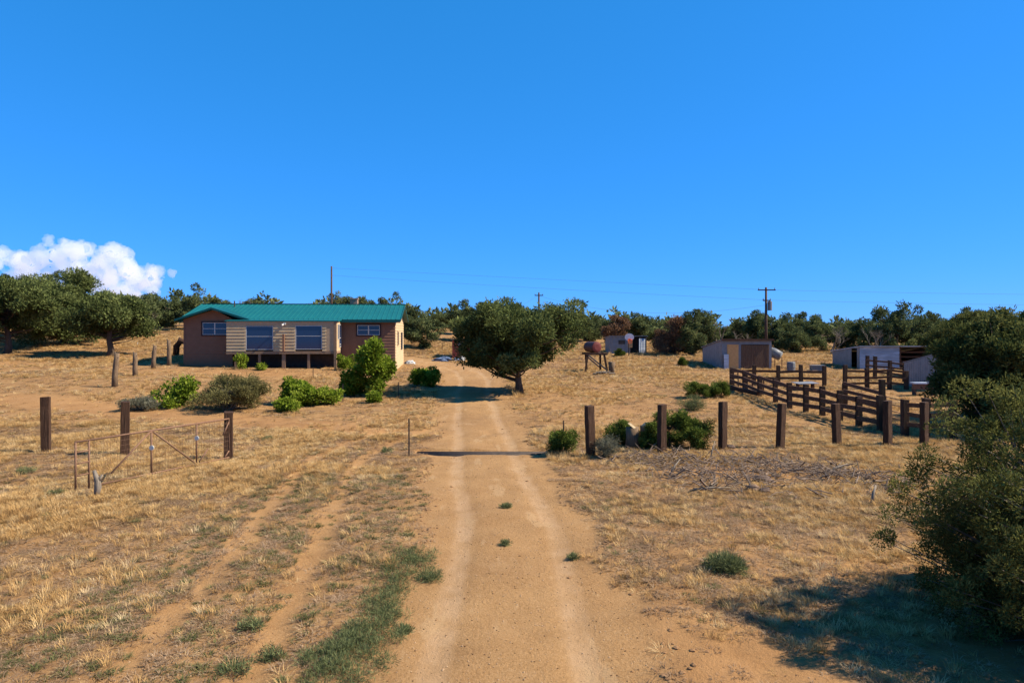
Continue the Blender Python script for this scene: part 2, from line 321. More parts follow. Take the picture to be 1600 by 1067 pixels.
# ------------------------------------------------------------------ foliage and branches
def unit(v): return v / np.maximum(np.linalg.norm(v, axis=-1, keepdims=True), 1e-9)
def leaf_mesh(name, material, cent, rad, per, ll, lw, seed, flat=.75, up=.35, shell=.45, tint_spread=.5):
    g = np.random.default_rng(seed); n = len(cent); k = np.repeat(np.arange(n), per); N = len(k)
    v = unit(g.normal(size=(N, 3))); r = (shell + (1 - shell) * g.random(N) ** .6) * rad[k] * (.8 + .4 * g.random(N))
    pos = cent[k] + v * r[:, None] * np.array([1, 1, flat])
    a = unit(v * .7 + g.normal(size=(N, 3)) * .55 + np.array([0, 0, up])); bb = unit(np.cross(a, g.normal(size=(N, 3))))
    L = ll * (.6 + .8 * g.random(N))[:, None]; W = lw * (.6 + .8 * g.random(N))[:, None]
    vv = np.stack([pos, pos + a * L * .5 + bb * W * .5, pos + a * L, pos + a * L * .5 - bb * W * .5], 1).reshape(-1, 3)
    tint = np.clip((.5 + (g.random(n) - .5) * tint_spread)[k] + (g.random(N) - .5) * .55 + v[:, 2] * .08, 0, 1)
    me = bpy.data.meshes.new(name); me.vertices.add(len(vv)); me.vertices.foreach_set('co', vv.astype(np.float32).ravel())
    me.loops.add(N * 4); me.loops.foreach_set('vertex_index', np.arange(N * 4, dtype=np.int32)); me.polygons.add(N); me.polygons.foreach_set('loop_start', np.arange(0, N * 4, 4, dtype=np.int32))
    me.update(); at = me.attributes.new('tint', 'FLOAT', 'POINT'); at.data.foreach_set('value', np.repeat(tint, 4).astype(np.float32))
    me.materials.append(MATS[material]); return me
def envelope(g, n, w, zb, zt, shellmin=.45, lump=.3, lobes=None):
    L = lobes or max(7, int(n / 9)); k = np.arange(L) + .5; ph = np.arccos(1 - 2 * k / L); th = math.pi * (1 + 5 ** .5) * k + g.random() * 6.28
    c = np.c_[np.cos(th) * np.sin(ph), np.sin(th) * np.sin(ph), np.cos(ph)] + g.normal(size=(L, 3)) * .16
    c = c * (.66 + lump * (g.random((L, 1)) - .45)); lr = (.26 + .20 * g.random(L)) * (1 - .2 * lump)
    q = g.integers(0, L, n); d = unit(g.normal(size=(n, 3))); p = c[q] + d * (lr[q] * (shellmin + (1 - shellmin) * g.random(n) ** .5))[:, None]
    inner = g.random(n) < .12; p = np.where(inner[:, None], p * .55, p)
    lo, hi = np.percentile(p, 1, axis=0), np.percentile(p, 99, axis=0); p = (p - (lo + hi) / 2) / ((hi - lo) / 2)
    p = np.clip(p, -1.08, 1.08) * np.array([w / 2, w / 2, (zt - zb) / 2]); p[:, 2] += (zt + zb) / 2; return p
def make_tree(name, label, cat, seed, h, wd, base, n=90, cr=.42, per=260, ll=.16, lw=.06, trunk_r=.16, leaf='leaf_pinyon', trunk_h=None, lean=0, stems=1, limb_every=1, lump=.35, flat=.75, shellmin=.42, group=None, bark='bark', limb_r=.05, tint=.5):
    g = np.random.default_rng(seed); t = thing(name, label, cat, group=group)
    cent = envelope(g, n, max(wd - 2 * cr * .8, .1), base + cr * flat * .6, h - cr * flat * .8, shellmin, lump); rad = cr * (.65 + .7 * g.random(n))
    mb = MB(); th = trunk_h or (base + (h - base) * .55)
    for s in range(stems):
        a = 2 * math.pi * s / stems + .6; off = (.10 * (stems > 1)); spread = wd * .17 * (stems > 1)
        p0 = Vector((math.cos(a) * off, math.sin(a) * off, -.15)); p3 = Vector((math.cos(a) * spread + lean, math.sin(a) * spread, th))
        pts = [p0.lerp(p3, q / 5) + Vector((math.sin(q * 2.1 + seed) * .05, math.cos(q * 1.7 + seed) * .05, 0)) * (q > 0) * min(wd / 3, 1.2) for q in range(6)]
        rs = [trunk_r * (1.25 if q == 0 else 1) * (1 - .62 * q / 5) for q in range(6)]
        mb.tube(pts, rs, 8)
        for i in range(s, n, stems * limb_every):
            c = Vector(cent[i]); f = min(.95, max(.22, (c.z - .3 * math.hypot(c.x, c.y)) / max(th, .1))); j = f * 5; k = int(min(j, 4)); st = pts[k].lerp(pts[k + 1], j - k)
            mid = st.lerp(c, .5) + Vector((0, 0, -.06 * (c - st).length)); mb.tube([st, mid, c], [limb_r, limb_r * .6, limb_r * .22], 4, False)
    mb.build('trunk', bark, t, True)
    if per: obj('crown', leaf_mesh(name + '_crown', leaf, cent, rad, per, ll, lw, seed + 1, flat, tint_spread=tint), t)
    return t
def make_dead(name, label, cat, seed, h, r, spread=.5, group=None, leaf=None):
    g = random.Random(seed); t = thing(name, label, cat, group=group); mb = MB(); tw = MB(); ends = []
    def grow(p, d, L, rad, depth, m):
        pts = [p]; q = p.copy()
        for k in range(3):
            d = (d + Vector((g.gauss(0, .16), g.gauss(0, .16), .05))).normalized(); q = q + d * L / 3; pts.append(q.copy())
        m.tube(pts, [rad, rad * .85, rad * .7, rad * .55], 6 if depth < 2 else 4, False)
        if depth >= 4 or L < .15: ends.append(q.copy()); return
        for k in range(g.choice((2, 3, 3))):
            nd = (d + Vector((g.gauss(0, spread), g.gauss(0, spread), g.gauss(.05, .3)))).normalized(); st = pts[g.choice((2, 3, 3))]
            grow(st.copy(), nd, L * g.uniform(.55, .8), rad * .52, depth + 1, tw)
    for s in range(3): grow(Vector((g.gauss(0, .08), g.gauss(0, .08), -.1)), Vector((g.gauss(0, .3), g.gauss(0, .3), 1)).normalized(), h * .42, r, 0, mb)
    mb.build('trunk', 'dead_wood', t, True); tw.build('branches', 'dead_wood', t, True)
    if leaf:
        e = np.array([tuple(p) for p in ends]); obj('crown', leaf_mesh(name + '_crown', leaf, e, np.full(len(e), .34), 70, .14, .05, seed), t)
    return t
def at_px(t, px, d, py=None, rz=0, sc=1, dz=0):
    x = (px - 800) / F * d; t.location = (x, d, hz(x, d) + dz); t.rotation_euler.z = rz; t.scale = (sc,) * 3 if not hasattr(sc, '__len__') else sc; return t
def zpx(py, d): return CAM_H - (py - HORIZON) / F * d

# the tree over the drive
d = 34.0; gz = hz(.38, d)
t = make_tree('pinyon_tree', 'round dense dark green pinyon tree with bare trunk right of the gravel drive', 'tree', 14, zpx(468, d) - gz, 6.5, 1.1, n=200, cr=.50, per=360, ll=.17, lw=.065, trunk_r=.20, lean=-.15, lump=.32, trunk_h=3.0, limb_r=.055)
t.location = (.38, d, gz)
# big pines at far left
for i, (px, d, top, wpx, base, lab) in enumerate([
        (12, 50, 438, 160, 1.5, 'large rounded pine on a bare trunk at the far left edge of the picture'),
        (172, 50, 458, 116, 1.5, 'rounded pine on a bare trunk standing nearest the house on the left'),
        (100, 57, 426, 150, .3, 'tall pine filling the gap between the two bare-trunked pines at left'),
        (48, 62, 424, 150, .3, 'pine crown rising behind the large pine at the far left edge')]):
    x = (px - 800) / F * d; gz = hz(x, d); hgt = zpx(top, d) - gz
    t = make_tree('pine_tree', lab, 'tree', 30 + i, hgt, wpx / F * d, base, n=150, cr=.62, per=300, ll=.22, lw=.08, trunk_r=.24, lump=.45, group='big pines left of the house', leaf='leaf_pinyon')
    t.location = (x, d, gz)
# large junipers at right and the near pinyon
for i, (px, d, top, wid, lab) in enumerate([
        (1572, 22.5, 492, 3.9, 'large dark juniper standing beside the corral at right'),
        (1640, 25.5, 480, 5.0, 'large juniper cut by the right picture edge behind the near pinyon'),
        (1522, 44.0, 488, 5.0, 'wide rounded juniper behind the grey sloped shed at right')]):
    x = (px - 800) / F * d; gz = hz(x, d)
    t = make_tree('juniper_tree', lab, 'tree', 50 + i, zpx(top, d) - gz, wid, .08, n=190, cr=.40, per=380, ll=.13, lw=.05, trunk_r=.2, lump=.3, stems=2, leaf='leaf_juniper', group='large junipers at the right')
    t.location = (x, d, gz)
x, d = 6.45, 7.7
t = make_tree('pinyon_bush', 'near pinyon with grey twigs showing, cut by the right picture edge', 'tree', 71, 2.74, 3.45, -.70, n=1000, cr=.135, per=330, ll=.042, lw=.014, trunk_r=.085, leaf='leaf_near', stems=6, lump=.30, flat=.9, shellmin=.5, bark='dead_wood', limb_r=.017, trunk_h=1.5, tint=.6)
t.location = (x, d, hz(x, d))

# back tree line: a few prototypes, then copies
def hide_first(t): return t
protos = [make_tree('back_juniper', '', 'tree', 100 + i, 4.0, w_, .05, n=120, cr=.33, per=110, ll=.20, lw=.08, trunk_r=.16, leaf='leaf_far', lump=.75, stems=s_, limb_every=2, flat=.85)
          for i, (w_, s_) in enumerate([(4.0, 1), (3.4, 2), (4.8, 2), (2.7, 1), (3.8, 1)])]
used = [False] * len(protos)
BACK = [  # px, distance, crown top row, width px, prototype, section
    (222, 72, 462, 40, 3, 0), (243, 80, 458, 44, 1, 0), (268, 78, 455, 46, 0, 0), (292, 84, 462, 40, 4, 0), (318, 76, 446, 56, 0, 0), (350, 90, 470, 30, 3, 0), (398, 82, 466, 36, 1, 0),
    (500, 92, 474, 30, 1, 1), (545, 80, 458, 52, 2, 1), (590, 86, 466, 34, 4, 1), (611, 78, 459, 42, 0, 1), (640, 80, 480, 36, 1, 1),
    (658, 68, 482, 58, 0, 2), (684, 92, 488, 36, 2, 2), (700, 96, 491, 36, 1, 2), (718, 84, 478, 30, 3, 2), (733, 76, 470, 34, 3, 2), (760, 88, 484, 44, 2, 2), (800, 92, 484, 40, 0, 2), (838, 90, 488, 44, 1, 2), (868, 84, 485, 44, 4, 2),
    (893, 76, 484, 40, 0, 3), (915, 84, 492, 40, 1, 3), (936, 90, 494, 34, 4, 3), (957, 80, 496, 36, 2, 3), (990, 78, 490, 36, 3, 3), (1002, 84, 494, 34, 1, 3), (1026, 80, 504, 38, 0, 3), (1094, 70, 486, 46, 1, 3), (1122, 76, 510, 38, 4, 3), (1143, 82, 502, 42, 0, 3), (1166, 80, 498, 40, 2, 3),
    (1184, 74, 486, 34, 3, 4), (1217, 70, 490, 48, 1, 4), (1238, 66, 506, 44, 0, 4), (1260, 76, 488, 44, 4, 4), (1284, 68, 502, 48, 2, 4), (1312, 80, 505, 40, 0, 4), (1338, 70, 498, 52, 1, 4), (1364, 66, 512, 46, 2, 4),
    (1394, 64, 474, 52, 1, 5), (1424, 66, 480, 54, 0, 5), (1450, 74, 488, 46, 4, 5), (1482, 58, 500, 56, 2, 5), (1516, 60, 482, 30, 3, 5), (1570, 56, 486, 44, 1, 5), (1604, 58, 488, 46, 0, 5), (1640, 62, 490, 60, 2, 5),
    (-20, 74, 440, 80, 2, 6), (195, 64, 480, 60, 4, 6), (-70, 60, 430, 110, 0, 6)]
SECT = ['between the big pines and house roof', 'rising above the right half of the roof', 'between the house and lone pinyon', 'between the lone pinyon and plank-door shed', 'behind and right of the plank-door shed', 'above the open-bay shed at right', 'behind the big pines at left']
ORD = ['first', 'second', 'third', 'fourth', 'fifth', 'sixth', 'seventh', 'eighth', 'ninth', 'tenth', 'eleventh', 'twelfth']
cnt = {}
for (px, d, top, wpx, k, s) in sorted(BACK, key=lambda r: (r[5], r[0])):
    i = cnt.get(s, 0); cnt[s] = i + 1; x = (px - 800) / F * d; gz = hz(x, d); hgt = zpx(top, d) - gz; ww = wpx / F * d * 1.18
    W0 = [4.0, 3.4, 4.8, 2.7, 3.8][k]; lab = 'dark juniper, %s from left of back trees %s' % (ORD[i], SECT[s])
    sc = (ww / W0, ww / W0, hgt / 4.0); rz = (px * 1.7) % 6.28
    if not used[k]:
        used[k] = True; t = protos[k]; t.location = (x, d, gz - .1); t.rotation_euler.z = rz; t.scale = sc; tag(t, lab, 'tree', 'junipers of the back tree line')
    else: copy_tree(protos[k], (x, d, gz - .1), rz, sc, lab, 'junipers of the back tree line')
# far wood beyond: one mass
g = np.random.default_rng(5); n = 420; fx = g.uniform(-170, 190, n); fy = g.uniform(98, 200, n); fz = height(fx, fy, False)
cen = []; rad = []
for i in range(n):
    k = 7; hgt = g.uniform(2.6, 4.4) * (.8 if fx[i] > -20 else 1.0)
    for j in range(k): cen.append((fx[i] + g.normal() * 1.0, fy[i] + g.normal() * 1.0, fz[i] + hgt * (j + .5) / k)); rad.append(1.15 * (1 - .45 * j / k))
wood = obj('far_wood', leaf_mesh('far_wood', 'leaf_far', np.array(cen), np.array(rad), 34, .75, .34, 6, .8)); tag(wood, 'distant mass of dark junipers behind the back tree line', 'woodland', kind='stuff')
# dead and brown trees
for i, (px, d, top, r, lab) in enumerate([
        (378, 80, 448, .09, 'bare grey dead tree above the left half of the house roof'),
        (228, 70, 462, .08, 'bare grey dead tree between the big pines and the house'),
        (1124, 70, 484, .11, 'bare forked dead snag left of the plank-door shed'),
        (1300, 64, 492, .09, 'bare grey dead tree left of the open-bay shed'),
        (1372, 62, 484, .07, 'bare grey branches beside the tall juniper above the open-bay shed'),
        (1474, 57, 484, .08, 'bare grey dead tree above the sloped shed at right'),
        (1158, 66, 500, .06, 'pale bare dead tree right behind the plank-door shed')]):
    x = (px - 800) / F * d; gz = hz(x, d); t = make_dead('dead_tree', lab, 'dead tree', 200 + i, (zpx(top, d) - gz) * .72, r, .5, 'bare dead trees'); t.location = (x, d, gz)
for i, (px, d, top, wpx, lab) in enumerate([(1052, 61, 497, 56, 'reddish brown dying juniper between the two corrugated sheds'), (961, 70, 494, 36, 'brown dying juniper behind the shed with the basketball hoop')]):
    x = (px - 800) / F * d; gz = hz(x, d)
    t = make_tree('brown_juniper', lab, 'tree', 230 + i, zpx(top, d) - gz, wpx / F * d * 1.15, .05, n=80, cr=.42, per=150, ll=.2, lw=.07, leaf='leaf_brown', stems=3, bark='dead_wood', lump=.4); t.location = (x, d, gz)
x, d = (1080 - 800) / F * 60, 60; t = make_tree('back_juniper', 'green juniper growing right against the reddish brown dying juniper', 'tree', 240, zpx(486, d) - hz(x, d), 2.5, .1, n=70, cr=.36, per=200, ll=.18, lw=.07, leaf='leaf_far', stems=2, lump=.5); t.location = (x, d, hz(x, d))

# ------------------------------------------------------------------ shrubs
def shrub(px, d, name, label, cat, h, wd, leaf, seed, n=60, cr=.22, per=160, ll=.09, lw=.045, stems=5, base=.02, flat=.85, group=None, tr=.02, lump=.4, sx=1, **kw):
    x = (px - 800) / F * d; t = make_tree(name, label, cat, seed, h, wd, base, n=n, cr=cr, per=per, ll=ll, lw=lw, trunk_r=tr, leaf=leaf, stems=stems, lump=lump, flat=flat, group=group, limb_r=.010, limb_every=1, **kw)
    t.location = (x, d, hz(x, d)); t.scale = (sx, 1, 1); return t
shrub(583, 32.8, 'leafy_tree', 'bright green leafy small tree with grey trunk in front of the house right end', 'tree', 2.7, 2.0, 'leaf_green', 301, n=90, cr=.30, per=130, ll=.14, lw=.085, stems=1, base=.25, tr=.13, trunk_h=1.5, tint=.8)
shrub(556, 33.0, 'leafy_shrub', 'green leafy bush at the left foot of the small green tree', 'shrub', 1.15, 1.5, 'leaf_green', 302, n=37, ll=.12, lw=.08)
shrub(272, 28.5, 'leafy_shrub', 'bright yellow-green bush left of the dark olive bush', 'shrub', 1.15, 2.0, 'leaf_green', 303, n=52, ll=.12, lw=.07, per=70)
shrub(357, 27.6, 'olive_shrub', 'wide dark olive bush with fine twigs below the house left wing', 'shrub', 1.38, 2.75, 'leaf_olive', 304, n=130, cr=.24, per=230, ll=.10, lw=.022, stems=9, tr=.025, bark='dead_wood')
shrub(463, 29.6, 'leafy_shrub', 'upright green bush below the middle of the porch', 'shrub', 1.15, 1.25, 'leaf_green', 305, n=33, ll=.11, lw=.08, per=130)
shrub(498, 29.6, 'leafy_shrub', 'low broad green bush between the upright bush and the small green tree', 'shrub', .8, 1.9, 'leaf_green', 306, n=41, ll=.11, lw=.07, per=130)
shrub(450, 27.5, 'leafy_shrub', 'small low green bush at the front of the green bushes by the cross track', 'shrub', .5, .9, 'leaf_green', 307, n=16, ll=.10, lw=.06)
shrub(586, 30.0, 'leafy_shrub', 'tiny green sprout below the trunk of the small green tree', 'shrub', .45, .55, 'leaf_green', 308, n=12, ll=.10, lw=.06)
shrub(665, 37.0, 'leafy_shrub', 'rounded green bush left of the drive at the house corner', 'shrub', .98, 1.55, 'leaf_green', 309, n=37, ll=.12, lw=.07, per=150)
shrub(377, 42.8, 'leafy_shrub', 'thin green bush against the left porch post', 'shrub', .9, .8, 'leaf_green', 310, n=18, per=70, ll=.12, lw=.07)
shrub(540, 43.5, 'leafy_shrub', 'green bush at the right end of the porch', 'shrub', 1.0, 1.2, 'leaf_green', 311, n=22, per=90, ll=.12, lw=.07)
shrub(408, 42.0, 'leafy_shrub', 'small green weed in front of the porch posts', 'shrub', .45, .7, 'leaf_green', 312, n=14, per=60, ll=.10, lw=.06)
shrub(222, 27.5, 'sagebrush', 'pale grey sagebrush left of the bright yellow-green bush', 'shrub', .5, 1.4, 'leaf_sage', 313, n=50, cr=.16, per=120, ll=.09, lw=.02)
for i, (px, py, h, wd, lf, lab) in enumerate([
        (880, 708, .62, .80, 'leaf_seedling', 'low green juniper seedling left of the first tie post right of the drive'),
        (948, 716, .55, .62, 'leaf_sage', 'grey-green rounded bush at the right foot of the first tie post right of the drive'),
        (966, 694, .75, .85, 'leaf_seedling', 'young green juniper left of the two upright logs'),
        (1018, 699, .75, .8, 'leaf_seedling', 'young juniper right behind the two upright logs'),
        (1052, 698, 1.02, 1.1, 'leaf_seedling', 'tallest young juniper just right of the second tie post'),
        (1085, 699, .80, 1.0, 'leaf_seedling', 'young juniper at the right end of the green clump by the logs'),
        (1089, 622, .75, 1.1, 'leaf_seedling', 'round young juniper in the pasture, left of a pair by the corral'),
        (1124, 622, .75, 1.1, 'leaf_seedling', 'round young juniper touching the corral corner'),
        (1080, 640, .6, 1.2, 'leaf_weed', 'pale green rounded weed below the pair of young junipers'),
        (1067, 571, .6, .8, 'leaf_seedling', 'small young juniper left of the plank-door shed'),
        (968, 557, .7, 1.0, 'leaf_seedling', 'small green bush in front of the shed with the hoop'),
        (1133, 893, .14, .55, 'leaf_weed', 'single green-grey weed tuft in the dry grass right of the drive'),
        (660, 1010, 0, 0, '', '')]):
    if not lf: continue
    x, d, z = ground_at(px, py); sd_ = lf == 'leaf_seedling'; shrub(px, d, 'juniper_seedling' if sd_ else 'weed', lab, 'shrub', h, wd, lf, 330 + i, n=int(34 + 34 * wd), cr=.13, per=150 if sd_ else 70, ll=.075 if sd_ else .10, lw=.020 if sd_ else .008, stems=4, tr=.018, tint=.8)
for i, (px, py, h, wd, lab) in enumerate([(790, 791, .07, .30, 'largest green weed on the middle ridge of the drive'), (790, 850, .06, .20, 'small green weed on the drive below the largest one'), (895, 871, .05, .20, 'tiny green weed in the right wheel rut of the drive'), (632, 986, .05, .16, 'tiny green weed on the drive beside the weed strip'),
        (365, 1052, .12, .42, 'grey-green weed clump at the bottom edge left of the weed strip'), (424, 1022, .12, .38, 'grey-green weed clump between the left ruts near the bottom'), (395, 985, .10, .34, 'grey-green weed clump above the two bottom ones in the left track'),
        (40, 742, .16, .55, 'dull green weed clump left of the wire gate'), (85, 778, .14, .40, 'dull green weed clump below the left end of the wire gate'), (420, 687, .14, .45, 'pale green weed right of the wire gate beside the cross track'), (605, 708, .2, .40, 'yellow-green grass clump left of the tall steel post')]):
    x, d, z = ground_at(px, py); shrub(px, d, 'weed', lab, 'weed', h * .75, wd * .8, 'leaf_weed', 380 + i, n=int(12 + 50 * wd), cr=.045, per=26, ll=.055, lw=.006, stems=3, tr=.004, flat=.5, tint=.9)
# weed strip on the left road edge and small weeds on the drive
g = np.random.default_rng(9); cen = []; rad = []
for px, py, wd in [(655, 872, .24), (640, 885, .30), (622, 905, .30), (605, 930, .28), (598, 950, .26), (597, 968, .30), (590, 990, .34), (575, 1005, .36), (560, 1025, .40), (545, 1040, .40), (530, 1052, .38), (515, 1035, .28), (560, 1000, .25), (672, 905, .14)]:
    x, d, z = ground_at(px, py)
    for k in range(30):
        a = g.random() * 6.28; r = 1.05 * wd * g.random() ** .55; cx, cy = x + math.cos(a) * r, d + math.sin(a) * r * 1.2
        cen.append((cx, cy, z + .01 + .05 * g.random())); rad.append(.05 + .05 * g.random())
o = obj('roadside_weeds', leaf_mesh('roadside_weeds', 'leaf_weed', np.array(cen), np.array(rad), 55, .060, .0048, 10, .7, up=.5)); tag(o, 'strip of low grey-green weeds along the left edge of the drive', 'weeds', kind='stuff')

# ------------------------------------------------------------------ grass (instanced tufts)
tuft_col = bpy.data.collections.new('tufts')
def tuft(name, nb, hgt, spread, wid, seed, lay, material):
    g = np.random.default_rng(seed); V = []; Fc = []
    for i in range(nb):
        a = g.random() * 6.283; r = spread * math.sqrt(g.random()) * .55; p = np.array([math.cos(a) * r, math.sin(a) * r, -.01]); a2 = a + g.normal() * .7
        out = np.array([math.cos(a2), math.sin(a2), 0]); h = hgt * (.45 + .75 * g.random()); ln = lay * (.5 + g.random()); s = np.array([-out[1], out[0], 0]) * wid * (.6 + .8 * g.random()) * .5
        p1 = p + out * ln * h * .4 + np.array([0, 0, h * .6]); p2 = p + out * ln * h * 1.15 + np.array([0, 0, h * (1.0 if lay < 1.3 else .62)])
        k = len(V); V += [p - s, p + s, p1 + s * .8, p1 - s * .8, p2]; Fc += [(k, k + 1, k + 2, k + 3), (k + 3, k + 2, k + 4)]
    me = bpy.data.meshes.new(name); me.from_pydata([tuple(map(float, v)) for v in V], [], Fc); me.materials.append(MATS[material])
    o = bpy.data.objects.new(name, me); return o
def scatter(name, label, cat, variants, pts, scl, idx):
    col = bpy.data.collections.new(name + '_set')
    for o in variants: col.objects.link(o)
    me = bpy.data.meshes.new(name); me.vertices.add(len(pts)); me.vertices.foreach_set('co', pts.astype(np.float32).ravel())
    g = np.random.default_rng(len(pts))
    for nm, ty, a in (('sc', 'FLOAT', scl.astype(np.float32)), ('rz', 'FLOAT', (g.random(len(pts)) * 6.283).astype(np.float32)), ('ix', 'INT', idx.astype(np.int32))):
        at = me.attributes.new(nm, ty, 'POINT'); at.data.foreach_set('value', a)
    o = obj(name, me); tag(o, label, cat, kind='stuff')
    ng = bpy.data.node_groups.new(name, 'GeometryNodeTree'); ng.interface.new_socket('Geometry', in_out='INPUT', socket_type='NodeSocketGeometry'); ng.interface.new_socket('Geometry', in_out='OUTPUT', socket_type='NodeSocketGeometry')
    N = ng.nodes; L = ng.links; gi = N.new('NodeGroupInput'); go = N.new('NodeGroupOutput'); ip = N.new('GeometryNodeInstanceOnPoints'); ci = N.new('GeometryNodeCollectionInfo')
    ci.inputs['Collection'].default_value = col; ci.inputs['Separate Children'].default_value = True; ci.inputs['Reset Children'].default_value = True; ip.inputs['Pick Instance'].default_value = True
    def na(n, ty): a = N.new('GeometryNodeInputNamedAttribute'); a.data_type = ty; a.inputs[0].default_value = n; return a.outputs[0]
    cx = N.new('ShaderNodeCombineXYZ'); L.new(na('rz', 'FLOAT'), cx.inputs[2])
    L.new(gi.outputs[0], ip.inputs['Points']); L.new(ci.outputs[0], ip.inputs['Instance']); L.new(na('ix', 'INT'), ip.inputs['Instance Index']); L.new(cx.outputs[0], ip.inputs['Rotation']); L.new(na('sc', 'FLOAT'), ip.inputs['Scale'])
    L.new(ip.outputs[0], go.inputs[0])
    md = o.modifiers.new('scatter', 'NODES'); md.node_group = ng; return o
tufts = [tuft('tuft_a', 34, .13, .13, .007, 1, .7, 'straw'), tuft('tuft_b', 32, .085, .15, .007, 2, 1.2, 'straw'), tuft('tuft_c', 26, .055, .20, .007, 3, 3.0, 'straw'), tuft('tuft_d', 26, .06, .18, .008, 4, 2.4, 'straw_grey'), tuft('tuft_e', 40, .07, .10, .008, 5, 1.3, 'forb'), tuft('tuft_f', 26, .20, .10, .006, 6, .6, 'straw')]
g = np.random.default_rng(77)
def sample(n, y0, y1, p):
    u = g.random(n); y = (y0 ** p + u * (y1 ** p - y0 ** p)) ** (1 / p); x = (g.random(n) * 2 - 1) * (.84 * y + 4); return x, y
PIT = lambda x, y: (x > GUARD[0] - .15) & (x < GUARD[1] + .15) & (y > GUARD[2] - .1) & (y < GUARD[3] + .1)
def houses(x, y):
    X0, Y0 = -21.4, 45.0; c, s = math.cos(R(5)), math.sin(R(5)); u = (x - X0) * c + (y - Y0) * s; v = -(x - X0) * s + (y - Y0) * c
    return (u > -.1) & (u < 13.8) & (v > -2.2) & (v < 8)
def grass_points(n, y0, y1, p, grow):
    x, y = sample(n, y0, y1, p); road, rut, soil, crut, track = masks(x, y)
    patch = fbm(x * .45, y * .45, 2) + .5 * (fbm(x * 1.7, y * 1.7, 3, 3) - .45)
    dens = np.clip((patch - .27) * 3.4, .22, 1) * (1 - soil) ** 1.3 * (1 - np.clip(road * 1.15, 0, 1)) ** 2
    dens = np.maximum(dens, .03 * (1 - road) * (soil > .5))
    keep = (g.random(n) < dens) & ~PIT(x, y) & ~houses(x, y); x, y, pt = x[keep], y[keep], patch[keep]
    tall = fbm(x * .8, y * .8, 0); r = g.random(len(x)); ix = np.where(r < .22, 0, np.where(r < .47, 1, np.where(r < .74, 2, np.where(r < .93, 3, 4))))
    ix = np.where((tall > .60) & (g.random(len(x)) < .22), 5, ix); ix = np.where((pt < .43) & (g.random(len(x)) < .6), 3, ix); gp2 = fbm(x * .33 + 40, y * .33, 1); ix = np.where((gp2 > .53) & (g.random(len(x)) < .55), 3, ix)
    ix = np.where((np.abs(x + 3.2) < 2.2) & (y < 16) & (g.random(len(x)) < .65), np.where(g.random(len(x)) < .4, 4, 3), ix)
    sc = (.5 + .6 * g.random(len(x))) * grow(y); return np.c_[x, y, height(x, y)], sc, ix
a = grass_points(240000, 4.5, 24, 1.6, lambda y: .8 + .012 * y); bq = grass_points(190000, 24, 78, 1.5, lambda y: 1.05 + .018 * (y - 24))
scatter('dry_grass', 'short straw-coloured dry grass covering the pasture on both sides of the drive', 'grass', tufts, np.r_[a[0], bq[0]], np.r_[a[1], bq[1]], np.r_[a[2], bq[2]])
# pebbles
def pebble(name, seed, material):
    gg = np.random.default_rng(seed); import bmesh; bm = bmesh.new(); bmesh.ops.create_icosphere(bm, subdivisions=1, radius=1)
    for v in bm.verts: v.co = Vector((v.co.x * gg.uniform(.8, 1.3), v.co.y * gg.uniform(.7, 1.1), v.co.z * gg.uniform(.45, .8)))
    me = bpy.data.meshes.new(name); bm.to_mesh(me); bm.free(); me.materials.append(MATS[material]); return bpy.data.objects.new(name, me)
mat('pebble_pale', (0.266, 0.162, 0.080), (0.434, 0.300, 0.180), 3, bmp=0); mat('pebble_dark', (0.084, 0.042, 0.020), (0.175, 0.096, 0.045), 3, bmp=0)
x, y = sample(60000, 4.5, 30, 1.3); x = x * .62 - .8; road, rut, soil, crut, track = masks(x, y); keep = (g.random(len(x)) < .15 + .85 * road - .45 * rut) & ~PIT(x, y); x, y = x[keep], y[keep]
scatter('gravel', 'small loose pebbles lying on the drive and verges', 'gravel', [pebble('pebble_a', 1, 'pebble_pale'), pebble('pebble_b', 2, 'pebble_dark'), pebble('pebble_c', 3, 'pebble_pale')], np.c_[x, y, height(x, y) + .002], .004 + .009 * g.random(len(x)) ** 3, g.integers(0, 3, len(x)))

mat('clod', (.17, .085, .036), (.27, .15, .066), 6, bmp=.4)
x, y = sample(90000, 4.5, 45, 1.3); x = x * .5 - 1; road, rut, soil, crut, track = masks(x, y); edge = np.clip(1 - np.abs(road - .45) / .45, 0, 1)
keep = (g.random(len(x)) < edge * (.25 + .9 * (fbm(x * .9, y * .9, 2) > .48)) + .03 * soil + .012 * road) & ~PIT(x, y); x, y = x[keep], y[keep]
scatter('soil_clods', 'small dry soil clods along the edges of the drive', 'soil', [pebble('clod_a', 11, 'clod'), pebble('clod_b', 12, 'clod')], np.c_[x, y, height(x, y)], .008 + .034 * g.random(len(x)) ** 2.4, g.integers(0, 2, len(x)))

